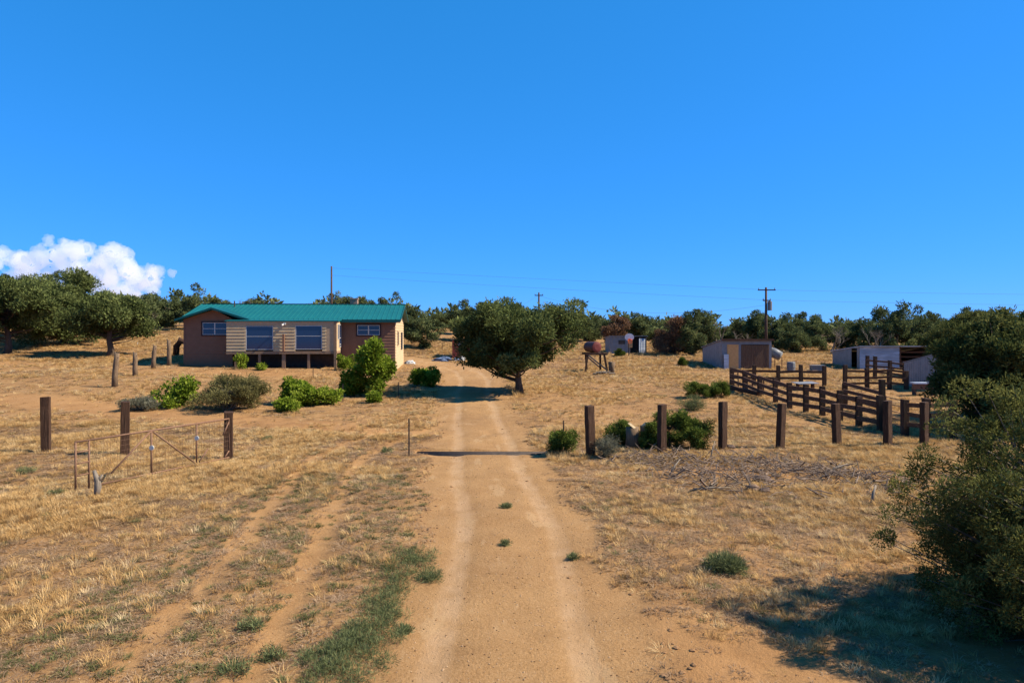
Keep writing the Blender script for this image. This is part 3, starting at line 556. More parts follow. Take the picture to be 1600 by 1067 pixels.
# ------------------------------------------------------------------ house
class Fr:                                                  # a building's own frame, with lookups from measured rows and columns
    def __init__(s, X0, Y0, z0, deg): s.X0, s.Y0, s.z0, s.c, s.s, s.deg = X0, Y0, z0, math.cos(R(deg)), math.sin(R(deg)), deg
    def u(s, px, v=0): k = (px - 800) / F; return (k * s.Y0 + k * v * s.c - s.X0 + v * s.s) / (s.c - k * s.s)
    def z(s, py, u, v=0): return CAM_H - (py - HORIZON) / F * (s.Y0 + u * s.s + v * s.c) - s.z0
def lap_wall(mb, a, b, z0, z1, n, course=.19, lean=.022):     # overlapping boards between plan points a and b, n points outwards
    a, b, n = Vector((*a, 0)), Vector((*b, 0)), Vector((*n, 0)); k = max(1, round((z1 - z0) / course)); hgt = (z1 - z0) / k
    for i in range(k):
        zb, zt = z0 + i * hgt, z0 + (i + 1) * hgt - .001; o, q = n * (lean + .008), n * .006; e = n * -.02
        U = Vector((0, 0, 1)); mb.quadbox([a + o + U * zb, b + o + U * zb, b + e + U * zb, a + e + U * zb, a + q + U * zt, b + q + U * zt, b + e + U * zt, a + e + U * zt])
def window(parent, a, b, z0, z1, n, fw=.05, frame='white_frame', mull=(), bars=(), trim=None, out=.05):
    a, b, n = Vector((*a, 0)), Vector((*b, 0)), Vector((*n, 0)); e = (b - a).normalized(); L = (b - a).length; U = Vector((0, 0, 1))
    def slab(mb, u0, u1, w0, w1, o0, o1):
        P = lambda u, o, w_: a + e * u + n * o + U * w_
        mb.quadbox([P(u0, o1, w0), P(u1, o1, w0), P(u1, o0, w0), P(u0, o0, w0), P(u0, o1, w1), P(u1, o1, w1), P(u1, o0, w1), P(u0, o0, w1)])
    mb = MB(); slab(mb, 0, L, z0, z1, 0, out - .02); win = mb.build('window', 'window_glass', parent)
    mb = MB()
    slab(mb, 0, fw, z0, z1, 0, out); slab(mb, L - fw, L, z0, z1, 0, out); slab(mb, fw, L - fw, z0, z0 + fw, 0, out); slab(mb, fw, L - fw, z1 - fw, z1, 0, out)
    for m_ in mull: slab(mb, m_ * L - fw, m_ * L + fw, z0 + fw, z1 - fw, 0, out - .003)
    for h_ in bars: slab(mb, fw, L - fw, z0 + (z1 - z0) * h_ - fw * .45, z0 + (z1 - z0) * h_ + fw * .45, 0, out - .006)
    mb.build('frame', frame, win)
    if trim:
        mb = MB(); T = trim
        slab(mb, -T, 0, z0 - T, z1 + T, 0, out + .015); slab(mb, L, L + T, z0 - T, z1 + T, 0, out + .015); slab(mb, 0, L, z0 - T, z0, 0, out + .012); slab(mb, 0, L, z1, z1 + T, 0, out + .012)
        mb.build('trim', 'trim_dark', win)
    return win
HF = Fr(-21.4, 45.0, 1.0, 5); HL, HD, PV = 13.55, 7.7, -1.75
house = thing('ranch_house', 'long brown ranch house with teal metal roof and tan enclosed porch', 'house', (HF.X0, HF.Y0, HF.z0), R(5))
LW = HF.u(367); PL, PR = LW + .02, HF.u(526, PV); EZ = HF.z(499, 6, -.5); RZ = HF.z(475.5, 6.5, HD / 2); WV = -.45       # left wing stands a little forward
mb = MB(); lap_wall(mb, (0, WV), (LW, WV), .82, EZ - .02, (0, -1)); mb.build('siding', 'siding_brown', house); mb = MB(); lap_wall(mb, (PR, 0), (HL, 0), .5, EZ - .02, (0, -1)); mb.build('siding', 'siding_brown', house)
mb = MB(); mb.box(0, LW, WV - .012, WV + .1, -.5, .815); mb.build('skirting', 'siding_brown', house); mb = MB(); mb.box(PR - .3, HL, -.012, .1, -1.2, .495); mb.build('skirting', 'siding_brown', house); mb = MB(); mb.box(LW, PR, .3, .4, -.8, 1.2); mb.build('crawl_space_wall', 'under_dark', house)  # crawl space wall coloured dark to stand in for the porch shade
mb = MB(); mb.box(0, HL, HD - .1, HD, -1, EZ); mb.box(-.0, .1, WV + .1, HD - .1, -1, EZ); mb.box(LW - .1, LW - .002, WV + .1, .3, -1, EZ); mb.build('back_wall', 'siding_brown', house)
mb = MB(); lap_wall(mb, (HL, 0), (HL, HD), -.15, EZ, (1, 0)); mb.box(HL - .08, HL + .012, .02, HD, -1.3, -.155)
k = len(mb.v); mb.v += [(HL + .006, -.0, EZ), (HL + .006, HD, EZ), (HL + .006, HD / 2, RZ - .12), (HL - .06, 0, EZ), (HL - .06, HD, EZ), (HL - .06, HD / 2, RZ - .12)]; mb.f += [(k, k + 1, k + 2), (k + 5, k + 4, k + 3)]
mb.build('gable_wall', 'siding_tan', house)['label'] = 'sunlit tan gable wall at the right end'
# roof deck with metal panels
ov = .42; e0, e1 = -.38, HL + .38; pitch = (RZ - EZ) / (HD / 2 + ov); mb = MB()
def roof_z(v): return RZ - abs(v - HD / 2) * pitch
for sgn in (-1, 1):
    ve = HD / 2 + sgn * (HD / 2 + ov); zz = roof_z(ve)
    c8 = [(e0, ve, zz - .10), (e1, ve, zz - .10), (e1, HD / 2, RZ - .10), (e0, HD / 2, RZ - .10), (e0, ve, zz - .015), (e1, ve, zz - .015), (e1, HD / 2, RZ - .015), (e0, HD / 2, RZ - .015)]
    mb.quadbox(c8 if sgn < 0 else [c8[i] for i in (3, 2, 1, 0, 7, 6, 5, 4)])
roof = mb.build('roof', 'teal_fascia', house)
NP = 15; pw = (e1 - e0) / NP
def roof_panel(w_):
    mb = MB(); sl = HD / 2 + ov + .03; drop = sl * pitch
    prof = []
    for r in range(3): u0 = w_ * r / 3; prof += [(u0, 0), (u0 + .012, .028), (u0 + .045, .028), (u0 + .057, 0)]
    prof += [(w_ - .002, 0)]
    for (u_, h_) in prof: mb.v += [(u_, -sl, -drop + h_), (u_, 0, h_)]
    for i in range(len(prof) - 1): q = 2 * i; mb.f.append((q, q + 2, q + 3, q + 1))
    mb.box(0, w_ - .002, -sl, -sl + .008, -drop - .03, -drop - .001)
    return mb.mesh('panel', 'teal_roof')
pm = roof_panel(pw)
for i in range(NP):
    o = obj('panel', pm, roof); o.location = (e0 + i * pw, HD / 2, RZ + .002)
    o = obj('panel', pm, roof); o.location = (e0 + (i + 1) * pw, HD / 2, RZ + .002); o.rotation_euler.z = math.pi
mb = MB(); mb.box(e0 - .01, e1 + .01, HD / 2 - .14, HD / 2 + .14, RZ + .012, RZ + .045); mb.build('ridge_cap', 'teal_roof', roof)
mb = MB()
for ux in (e0 - .03, e1): mb.quadbox([(ux, -ov, roof_z(-ov) - .16), (ux + .03, -ov, roof_z(-ov) - .16), (ux + .03, HD / 2, RZ - .16), (ux, HD / 2, RZ - .16), (ux, -ov, roof_z(-ov) + .035), (ux + .03, -ov, roof_z(-ov) + .035), (ux + .03, HD / 2, RZ + .035), (ux, HD / 2, RZ + .035)])
mb.box(e0, e1, -ov - .035, -ov - .012, EZ - .20, EZ - .045); mb.build('fascia', 'teal_fascia', roof)
# front cross gable on the left wing
gl, gr = -.42, HF.u(391, -.8); gp = (gl + gr) / 2 - .05; pz = HF.z(481, gp, -.8); gv0 = WV - .60; ez2 = EZ - .02
mb = MB()
for (ua, za, ub, zb) in ((gl, ez2, gp, pz), (gp, pz, gr, ez2)):
    vb = [(HD / 2 - (RZ - za) / pitch), (HD / 2 - (RZ - zb) / pitch)]
    mb.quadbox([(ua, gv0, za - .11), (ub, gv0, zb - .11), (ub, vb[1] + .1, zb - .11), (ua, vb[0] + .1, za - .11), (ua, gv0, za + .02), (ub, gv0, zb + .02), (ub, vb[1] + .1, zb + .02), (ua, vb[0] + .1, za + .02)])
mb.build('porch_gable_roof', 'teal_fascia', roof)
mb = MB(); k = len(mb.v); mb.v += [(0, WV - .004, EZ - .05), (LW, WV - .004, EZ - .05), (LW, WV - .004, EZ + .02), (gp, WV - .004, pz - .12), (0, WV - .004, EZ + .02)]; mb.f += [(0, 1, 2, 3, 4)]
mb.box(-.06, .03, WV - .035, WV + .1, -.5, EZ); mb.build('gable_face', 'siding_brown', house)
# chimney and vent pipe
cu = HF.u(553, HD / 2); mb = MB(); mb.box(cu - .26, cu + .26, HD / 2 - .1, HD / 2 + .42, RZ - .2, RZ + .38); mb.box(cu - .3, cu + .3, HD / 2 - .14, HD / 2 + .46, RZ + .38, RZ + .45); mb.build('chimney', 'brick', roof)
vu = HF.u(365, HD / 2 - 1); mb = MB(); mb.tube([(vu, HD / 2 - .8, roof_z(HD / 2 - .8)), (vu, HD / 2 - .8, RZ + .2)], .045, 8); mb.build('vent_pipe', 'steel_dark', roof)
# windows of the wings
def hw(p0, p1, y0, y1, v): u0, u1 = HF.u(p0, v), HF.u(p1, v); return u0, u1, HF.z(y1, u0, v), HF.z(y0, u0, v)
u0, u1, a0, a1 = hw(317, 355, 504, 523, WV); window(house, (u0, WV), (u1, WV), a0, a1, (0, -1), .035, mull=(.5,), bars=(.5,), trim=.085, out=.06)
u0, u1, a0, a1 = hw(558.5, 593.5, 508, 523.5, 0); window(house, (u0, 0), (u1, 0), a0, a1, (0, -1), .035, mull=(.5,), bars=(.5,), trim=.085, out=.06)
window(house, (HL, 1.6), (HL, 2.6), 1.25, 2.3, (1, 0), .05, frame='siding_tan', out=.05); window(house, (HL, 4.9), (HL, 6.3), .9, 2.2, (1, 0), .05, frame='trim_dark', out=.05)
# porch
DZ = HF.z(549, 6, PV); PT = HF.z(502, 6, PV); mb = MB(); mb.box(PL, PR, PV + .02, 0, DZ - .14, DZ); mb.box(PL - .02, PR + .02, PV - .02, PV + .018, DZ - .17, DZ + .012); mb.build('porch_floor', 'deck_wood', house)
pts = [368, 405, 443, 482]
for i, px in enumerate(pts):
    uu = HF.u(px, PV); r = .075 if px != 443 else .11; mb = MB(); mb.box(uu - r, uu + r, PV + .03, PV + .17, -.5, DZ - .145); mb.build('porch_post', 'deck_wood', house)
mb = MB(); mb.box(PR - .17, PR - .0, PV - .045, PV + .12, -.55, PT); mb.build('corner_post', 'deck_wood', house)
mb = MB(); mb.box(PR - .14, PR - .03, -.2, -.08, -.8, DZ - .145); mb.build('porch_post', 'deck_wood', house)
w1 = hw(384, 427, 509, 546.5, PV); w2 = hw(461.5, 503.5, 508.5, 546, PV)
mb = MB(); ph = w1[3] + .02
lap_wall(mb, (PL, PV), (w1[0], PV), DZ + .012, ph, (0, -1), .205, .022); mb.build('porch_siding', 'siding_tan', house); mb = MB(); lap_wall(mb, (w1[1], PV), (w2[0], PV), DZ + .012, ph, (0, -1), .205, .022); mb.build('porch_siding', 'siding_tan', house); mb = MB(); su = HF.u(510, PV); lap_wall(mb, (w2[1], PV), (su, PV), DZ + .012, ph, (0, -1), .205, .022)
mb.build('porch_siding', 'siding_tan', house)
mb = MB(); mb.box(PL, PR - .17, PV - .012, PV + .06, ph + .002, PT); mb.box(su + .003, PR - .172, PV - .014, PV + .06, DZ + .013, ph); mb.build('porch_panel', 'ply_tan', house)
for wq in (w1, w2): window(house, (wq[0] + .01, PV), (wq[1] - .01, PV), wq[2], wq[3] - .01, (0, -1), .035, frame='white_frame', bars=(.56,), out=.012)
mb = MB(); uu = HF.u(443, PV - .1); mb.box(uu - .065, uu + .065, PV - .17, PV - .06, DZ + .014, HF.z(522, 6, PV)); mb.build('post', 'siding_brown', house)
mb = MB(); mb.box(PR - .06, PR - .002, PV + .125, -.02, DZ + .002, PT); mb.build('porch_side_wall', 'siding_tan', house)
window(house, (PR, -1.35), (PR, -1.0), 1.75, 2.75, (1, 0), .03, out=.03); window(house, (PR, -.85), (PR, -.15), 1.25, 2.75, (1, 0), .04, bars=(.4, .12), out=.04)
mb = MB(); mb.quadbox([(PL - .1, PV - .07, PT - .02), (PR + .12, PV - .07, PT - .02), (PR + .12, -ov + .1, EZ - .045), (PL - .1, -ov + .1, EZ - .045), (PL - .1, PV - .07, PT + .05), (PR + .12, PV - .07, PT + .05), (PR + .12, -ov + .1, EZ - .0), (PL - .1, -ov + .1, EZ - .0)]); mb.build('porch_roof', 'teal_roof', house)
mu = HF.u(362, WV); mb = MB(); mb.box(mu - .11, mu + .08, WV - .15, WV - .032, HF.z(528, 3, WV), HF.z(518.5, 3, WV)); mb.build('meter_box', 'white_frame', house)
mb = MB(); lu = HF.u(445, PV); mb.box(lu - .08, lu + .08, PV - .13, PV - .015, PT - .22, PT - .1); mb.tube([(lu - .06, PV - .1, PT - .2), (lu - .14, PV - .2, PT - .26)], [.05, .07], 8); mb.build('floodlight', 'white_frame', house)

# ------------------------------------------------------------------ outbuildings
def corr(mb, a, b, za0, zb0, za1, zb1, n, pitch_=.12, dep=.025): mb.sheet((*a, za0), (*b, zb0), (*b, zb1), (*a, za1), max(2, int(math.dist(a, b) / pitch_)), dep, (*n, 0))
# shed with plank doors
SF = Fr(328 / F * 50, 50.0, .5, 0); SWd = SF.u(1205.5); TF = SF.z(531, 0); TB = SF.z(543, 0, 5)
shed = thing('plank_door_shed', 'grey metal shed with brown plank double door and a plywood door', 'shed', (SF.X0, SF.Y0, SF.z0))
mb = MB(); corr(mb, (0, 5), (0, 0), -.4, -.4, TB, TF, (-1, 0)); corr(mb, (0, 5), (SWd, 5), -.4, -.4, TB, TB, (0, 1)); corr(mb, (SWd, 0), (SWd, 5), -.4, -.4, TF, TB, (1, 0)); mb.build('metal_wall', 'galvanized', shed)
ua, ub, uc, ud = SF.u(1136), SF.u(1154), SF.u(1158), SF.u(1201.5); dt = SF.z(538, 0)
mb = MB(); mb.box(0, ua, 0, .06, -.4, TF); mb.box(ub, uc, 0, .06, -.4, dt); mb.box(ua, SWd, 0, .06, dt, TF); mb.box(ud, SWd, 0, .06, -.4, dt); mb.build('front_wall', 'galvanized', shed)
mb = MB(); mb.box(ua + .01, ub - .01, -.03, .03, -.1, dt - .01); mb.build('plywood_door', 'plywood', shed)
np_ = 14; pw_ = (ud - uc) / np_; gg = random.Random(3)
for k in range(2):
    mb = MB()
    for i in range(k * 7, k * 7 + 7): mb.box(uc + i * pw_ + .008, uc + (i + 1) * pw_ - .008, -.035 + gg.uniform(-.012, .0), .02, -.05 + gg.uniform(0, .08), dt - .02 - gg.uniform(0, .03))
    dr = mb.build('plank_door', 'plank_door', shed); mb = MB(); mb.tube([(uc + (6.5 if k == 0 else 7.6) * pw_, -.06, .9), (uc + (6.5 if k == 0 else 7.6) * pw_, -.06, 1.1)], .015, 6); mb.build('handle', 'steel_dark', dr)
mb = MB(); mb.quadbox([(-.12, -.2, TF + .0), (SWd + .12, -.2, TF + .0), (SWd + .12, 5.15, TB + .0), (-.12, 5.15, TB + .0), (-.12, -.2, TF + .05), (SWd + .12, -.2, TF + .05), (SWd + .12, 5.15, TB + .05), (-.12, 5.15, TB + .05)]); mb.build('roof', 'galvanized', shed)
mb = MB(); mb.box(-.1, SWd + .1, -.26, -.202, TF - .07, TF + .08); mb.build('fascia_board', 'rail_wood', shed)
mb = MB(); mb.box(.08, .42, -.25, -.2, -.1, 1.1); o = mb.build('metal_sheet', 'bright_metal', None); o.parent = None; o.location = (SF.X0 - .0, SF.Y0, SF.z0); tag(o, 'narrow pale metal sheet leaning beside the plywood door', 'metal sheet')
mb = MB(); x = SF.X0 + SWd + .45; zt = hz(x, 50.4)
mb.tube([(x - .45, 50.9, zt + 1.35), (x - .1, 50.5, zt + 1.15), (x + .28, 50.2, zt + .9)], [.28, .36, .34], 14); tk = thing('stock_tank', 'grey metal tank on thin legs at the right side of the plank-door shed', 'tank', (0, 0, 0)); mb.build('tank', 'grey_can', tk, True)
for dx, dy in ((-.4, .6), (.35, .0), (.1, .7)): mb = MB(); mb.tube([(x + dx, 50.1 + dy, zt - .1), (x + dx, 50.1 + dy, zt + .8)], .03, 6); mb.build('leg', 'rust_pipe', tk)
# open-bay shed
BFr = Fr(543 / F * 50, 50.0, .5, 0); t = thing('open_bay_shed', 'long low corrugated metal shed with dark open bay behind the corral', 'shed', (BFr.X0, BFr.Y0, BFr.z0)); bt, bb_ = BFr.z(541.5, 0), BFr.z(549, 0, 4.2); bw, bl = BFr.u(1405), 5.3
mb = MB(); d0, d1 = 1.15, .35; corr(mb, (0, 4.2), (0, d0), -.5, -.5, bb_, bt - (bt - bb_) * d0 / 4.2, (-1, 0)); corr(mb, (0, d1), (0, 0), -.5, -.5, bt - .05, bt, (-1, 0)); corr(mb, (0, d0), (0, d1), 1.5, 1.5, bt - (bt - bb_) * d0 / 4.2, bt - .05, (-1, 0)); mb.build('side_wall', 'galvanized', t)
mb = MB()
for i in range(8): z0_ = -.4 + i * (bt + .4) / 8; mb.quadbox([(0, -.045, z0_), (bw, -.045, z0_), (bw, .0, z0_), (0, .0, z0_), (0, -.012, z0_ + (bt + .4) / 8), (bw, -.012, z0_ + (bt + .4) / 8), (bw, .0, z0_ + (bt + .4) / 8), (0, 0, z0_ + (bt + .4) / 8)])
mb.build('front_sheets', 'bright_metal', t)
mb = MB(); mb.box(bw, bl, 4.1, 4.2, -.5, bb_); mb.quadbox([(bl - .05, -.1, -.5), (bl, -.1, -.5), (bl, 4.1, -.5), (bl - .05, 4.1, -.5), (bl - .05, -.1, bt - .005), (bl, -.1, bt - .005), (bl, 4.1, bb_), (bl - .05, 4.1, bb_)]); mb.box(0, bw, 4.12, 4.18, -.5, bb_); mb.box(bw - .04, bw, .05, 4.1, -.5, bb_); mb.box(bw, bl - .06, .05, 4.08, -.45, .02); mb.build('back_wall', 'under_dark', t)  # dark colour on bay walls and added floor slab imitates the shade inside
for k in range(3): mb = MB(); mb.bar((bw + .05, .1, .55 + .35 * k), (bl - .06, .1, .55 + .35 * k), .04, .12); mb.build('rail', 'rail_wood', t)
for uu in (bw + .06, bl - .1): mb = MB(); mb.box(uu - .06, uu + .06, -.05, .07, -.5, bt - .02); mb.build('post', 'rail_wood', t)
mb = MB(); mb.quadbox([(-.1, -.25, bt), (bl + .1, -.25, bt), (bl + .1, 4.4, bb_), (-.1, 4.4, bb_), (-.1, -.25, bt + .06), (bl + .1, -.25, bt + .06), (bl + .1, 4.4, bb_ + .06), (-.1, 4.4, bb_ + .06)]); mb.build('roof', 'bright_metal', t)
# sloped shed beside the corral
x0, d, dl, wd = 22.0, 35.0, 3.3, 3.4; z0 = hz(x0, d); t = thing('sloped_shed', 'plain grey metal shed with sloping top beside the junipers at right', 'shed', (x0, d, z0)); hf, hb_ = zpx(551, d) - z0, zpx(567, d + dl) - z0
mb = MB(); corr(mb, (0, dl), (0, 0), -.4, -.4, hb_, hf, (-1, 0), .2, .02); corr(mb, (0, 0), (wd, 0), -.4, -.4, hf, hf, (0, -1), .2, .02); corr(mb, (wd, 0), (wd, dl), -.4, -.4, hf, hb_, (1, 0), .2, .02); corr(mb, (wd, dl), (0, dl), -.4, -.4, hb_, hb_, (0, 1), .2, .02); mb.build('metal_wall', 'galvanized', t)
mb = MB(); mb.quadbox([(-.03, -.15, hf + .03), (wd + .1, -.15, hf + .03), (wd + .1, dl + .1, hb_ + .005), (-.03, dl + .1, hb_ + .005), (-.03, -.15, hf + .07), (wd + .1, -.15, hf + .07), (wd + .1, dl + .1, hb_ + .045), (-.03, dl + .1, hb_ + .045)]); mb.build('roof', 'galvanized', t)
# hoop shed
x0, d = (953 - 800) / F * 62, 62.0; z0 = hz(x0, d) ; t = thing('hoop_shed', 'low patched corrugated shed behind the basketball hoop', 'shed', (x0, d, z0)); W_ = 57 / F * 62; ht = zpx(525.5, d) - z0
mb = MB(); ud_ = W_ * .55; corr(mb, (0, 0), (ud_, 0), -.3, -.3, ht, ht, (0, -1)); corr(mb, (0, 3), (0, 0), -.3, -.3, ht - .2, ht, (-1, 0)); corr(mb, (W_, 0), (W_, 3), -.3, -.3, ht, ht - .2, (1, 0)); mb.build('metal_wall', 'galvanized', t)
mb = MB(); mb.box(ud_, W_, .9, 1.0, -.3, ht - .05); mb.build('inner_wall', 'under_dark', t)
mb = MB(); mb.box(ud_ * .42, ud_ * .75, -.05, .0, ht * .55, ht * .78); mb.build('window', 'under_dark', t)
mb = MB(); mb.box(ud_ * .9, ud_ * 1.12, -.06, -.01, ht * .35, ht * .8); mb.build('board_patch', 'plywood', t)
mb = MB(); corr(mb, (W_ * .78, -.25), (W_ * .97, -.05), -.1, -.1, ht * .88, ht * .88, (0, -1), .15); mb.build('door_sheet', 'bright_metal', t)
for uu in (ud_ + .05, W_ - .04): mb = MB(); mb.box(uu - .05, uu + .05, -.02, .08, -.3, ht - .02); mb.build('post', 'rail_wood', t)
mb = MB(); mb.quadbox([(-.1, -.2, ht), (W_ + .1, -.2, ht), (W_ + .1, 3.1, ht - .2), (-.1, 3.1, ht - .2), (-.1, -.2, ht + .05), (W_ + .1, -.2, ht + .05), (W_ + .1, 3.1, ht - .15), (-.1, 3.1, ht - .15)]); mb.build('roof', 'galvanized', t)
x, d = (983.5 - 800) / F * 59, 59.0; z = hz(x, d); t = thing('basketball_hoop', 'basketball hoop with round white backboard in front of the patched shed', 'basketball hoop', (x, d, z)); zc = zpx(527, d) - z
mb = MB(); mb.tube([(0, .3, -.1), (0, .3, zc)], .045, 8); mb.build('pole', 'steel_dark', t)
mb = MB(); k = len(mb.v); fan = [(.40 * math.cos(a), .33 * math.sin(a) if math.sin(a) > 0 else .30 * math.sin(a)) for a in [2 * math.pi * i / 24 for i in range(24)]]
for yy in (0, .04): mb.v += [(p, yy, zc + q_) for p, q_ in fan]
mb.f += [tuple(range(24)), tuple(reversed(range(24, 48)))] + [((i + 1) % 24, i, 24 + i, 24 + (i + 1) % 24) for i in range(24)]; mb.build('backboard', 'board_white', t)
mb = MB(); ring = [(.2 * math.cos(a), -.26 + .2 * math.sin(a), zc - .2) for a in [2 * math.pi * i / 16 for i in range(17)]]; mb.tube(ring, .022, 6); mb.bar((0, -.07, zc - .2), (0, .0, zc - .2), .2, .16); mb.build('rim', 'hoop_orange', t)
mb = MB()
for i in range(10):
    a = 2 * math.pi * i / 10; mb.tube([(.2 * math.cos(a), -.26 + .2 * math.sin(a), zc - .2), (.11 * math.cos(a + .3), -.26 + .11 * math.sin(a + .3), zc - .55)], .012, 4)
mb.build('net', 'hoop_orange', t)
# red shed behind the lone pinyon and its junk
x0, d = (706.5 - 800) / F * 60, 60.0; z0 = hz(x0, d); ht = zpx(532, d) - z0; t = thing('red_brown_shed', 'small red-brown board shed half hidden behind the lone pinyon', 'shed', (x0, d, z0)); mb = MB(); n_ = 16; ww = 3.3
for i in range(n_): mb.box(i * ww / n_ + .006, (i + 1) * ww / n_ - .006, -.03, .02, -.2, ht)
mb.build('front_boards', 'shed_red', t); mb = MB(); mb.box(0, .05, .02, 2.6, -.2, ht); mb.box(ww - .05, ww, .02, 2.6, -.2, ht); mb.box(.05, ww - .05, 2.5, 2.6, -.2, ht); mb.build('wall', 'shed_red', t)
mb = MB(); mb.box(-.15, ww + .15, -.2, 2.8, ht + .002, ht + .08); mb.build('roof', 'under_dark', t); mb = MB(); mb.box(.5, .95, -.09, -.035, ht - .5, ht - .15); mb.build('window', 'tarp_pale', t)
gg = random.Random(8)
for i, (px, d, w_, h_, mt_, lab) in enumerate([(692, 57.5, 1.5, .28, 'tarp_blue', 'dark blue crumpled tarp left of the red-brown shed'), (722, 58, .55, .28, 'tarp_pale', 'pale crumpled bag in front of the red-brown shed'), (714, 57.6, .6, .2, 'tarp_blue', 'small dark heap between the tarp and the pale bag'), (746, 57, .7, .26, 'tarp_pale', 'pale blue crumpled sheet under the left side of the lone pinyon'), (775, 57.5, 1.1, .7, 'log_bark', 'grey brown heap of old boards under the lone pinyon'), (641, 55, .9, .2, 'tarp_pale', 'white crumpled sheet on the ground behind the house right corner')]):
    x = (px - 800) / F * d; import bmesh; bm = bmesh.new(); bmesh.ops.create_icosphere(bm, subdivisions=3, radius=1)
    for v in bm.verts:
        q = 1 + .45 * (float(vnoise(v.co.x * 3 + i * 9, v.co.y * 3 + v.co.z * 4)) - .5) * 2; v.co = Vector((v.co.x * w_ / 2 * q, v.co.y * .45 * q, max(v.co.z * q, -.2) * h_))
    me = bpy.data.meshes.new('heap'); bm.to_mesh(me); bm.free(); me.materials.append(MATS[mt_]); o = obj('junk_heap', me); o.location = (x, d, hz(x, d) + .03); tag(o, lab, 'junk', 'junk around the red-brown shed')
# fuel tank on stand
x, d = (931 - 800) / F * 46, 46.0; z = hz(x, d); t = thing('fuel_tank_stand', 'rusty red fuel tank lying on a tall timber stand', 'fuel tank', (x, d, z)); pz_ = zpx(552, d) - z
mb = MB(); a, b_ = Vector((.02, -.35, pz_ + .42)), Vector((-.42, .8, pz_ + .42)); mb.tube([a, b_], .36, 20); mb.build('tank', 'tank_dark', t, False)
dv = (a - b_).normalized(); mb = MB(); mb.tube([a + dv * .003, a + dv * .03, a + dv * .06], [.355, .33, .2], 20); mb.build('tank_end', 'tank_red', t, False)
mb = MB(); mb.box(-.75, .72, -.55, -.40, pz_ - .10, pz_ + .04); mb.box(-.85, .6, .75, .9, pz_ - .10, pz_ + .04); mb.box(-.35, -.2, -.395, .745, pz_ - .09, pz_ + .05); mb.box(.2, .35, -.395, .745, pz_ - .09, pz_ + .05); mb.build('platform', 'rail_wood', t)
for (xa, ya, xb, yb) in ((-.62, -.47, -.78, -.6), (.5, -.47, .72, -.6), (-.6, .8, -.5, .95), (.4, .8, .42, .95)): mb = MB(); mb.bar((xb, yb, -.15), (xa, ya, pz_ - .1), .13, .13, (0, 1, 0)); mb.build('leg', 'tie_wood', t)
for (p, q) in (((-.55, -.52, pz_ - .12), (.66, -.66, .12)), ((-.62, .85, pz_ - .15), (.4, .9, .2))): mb = MB(); mb.bar(p, q, .05, .09); mb.build('brace', 'dead_wood', t)
x, d = (955.5 - 800) / F * 45, 45.0; mb = MB(); mb.tube([(x, d, hz(x, d) - .1), (x, d, hz(x, d) + .4), (x + .02, d, hz(x, d) + .78)], [.2, .19, .24], 12); tag(mb.build('stump', 'log_bark', None, True), 'short upright log right of the fuel tank stand', 'log')
x, d = (948 - 800) / F * 44.3, 44.3; mb = MB()
for i in range(14): a = gg.uniform(0, 3.14); L = gg.uniform(.3, .9); cx, cy = x + gg.uniform(-.7, .3), d + gg.uniform(-.3, .3); zz = hz(cx, cy) + gg.uniform(.02, .16); mb.tube([(cx - L / 2 * math.cos(a), cy - L / 2 * math.sin(a), zz), (cx + L / 2 * math.cos(a), cy + L / 2 * math.sin(a), zz + gg.uniform(-.05, .1))], gg.uniform(.02, .05), 5)
tag(mb.build('scrap_wood', 'dead_wood'), 'scattered scrap sticks at the foot of the fuel tank stand', 'scrap wood', kind='stuff')
x, d = (284 - 800) / F * 52, 52.0; mb = MB(); mb.tube([(x - .45, d, hz(x, d) - .1), (x - .4, d, hz(x, d) + .7), (x - .1, d, hz(x, d) + 1.15), (x + .35, d, hz(x, d) + .95), (x + .45, d, hz(x, d) - .1)], [.25, .24, .28, .2, .17], 9); tag(mb.build('dead_stump', 'tie_wood', None, True), 'dark arched old stump left of the house corner', 'stump')
for i, (px, d, w_, lab) in enumerate([(1236, 49, .34, 'grey barrel standing in the grass between the two metal sheds'), (1277, 48.5, .5, 'low blue-grey bin in the grass left of the open-bay shed')]):
    x = (px - 800) / F * d; mb = MB(); z = hz(x, d)
    if i == 0: mb.tube([(x, d, z - .05), (x, d, z + .2), (x, d, z + .22), (x, d, z + .55), (x, d, z + .62)], [.28, .29, .31, .29, .26], 14)
    else: mb.box(x - .45, x + .45, d - .25, d + .25, z - .05, z + .36); mb.box(x - .48, x + .48, d - .28, d + .28, z + .36, z + .42)
    tag(mb.build('barrel' if i == 0 else 'storage_bin', 'grey_can', None, False), lab, 'barrel' if i == 0 else 'bin')

# ------------------------------------------------------------------ corral
def post_part(parent, x, y, h, w_=.15, dpt=.14, material='tie_wood', name='post', rot=0):
    gg = random.Random(int(x * 91 + y * 37)); z = hz(x, y); mb = MB(); tx, ty = gg.uniform(-.03, .03), gg.uniform(-.03, .03)
    c, s = math.cos(rot), math.sin(rot); q = lambda a, b_, k, zz: (x + a * c - b_ * s + tx * k, y + a * s + b_ * c + ty * k, zz)
    mb.quadbox([q(-w_ / 2, -dpt / 2, 0, z - .3), q(w_ / 2, -dpt / 2, 0, z - .3), q(w_ / 2, dpt / 2, 0, z - .3), q(-w_ / 2, dpt / 2, 0, z - .3), q(-w_ / 2, -dpt / 2, 1, z + h), q(w_ / 2, -dpt / 2, 1, z + h - gg.uniform(0, .025)), q(w_ / 2, dpt / 2, 1, z + h - gg.uniform(0, .03)), q(-w_ / 2, dpt / 2, 1, z + h)])
    return mb.build(name, material, parent, bevel=.012)
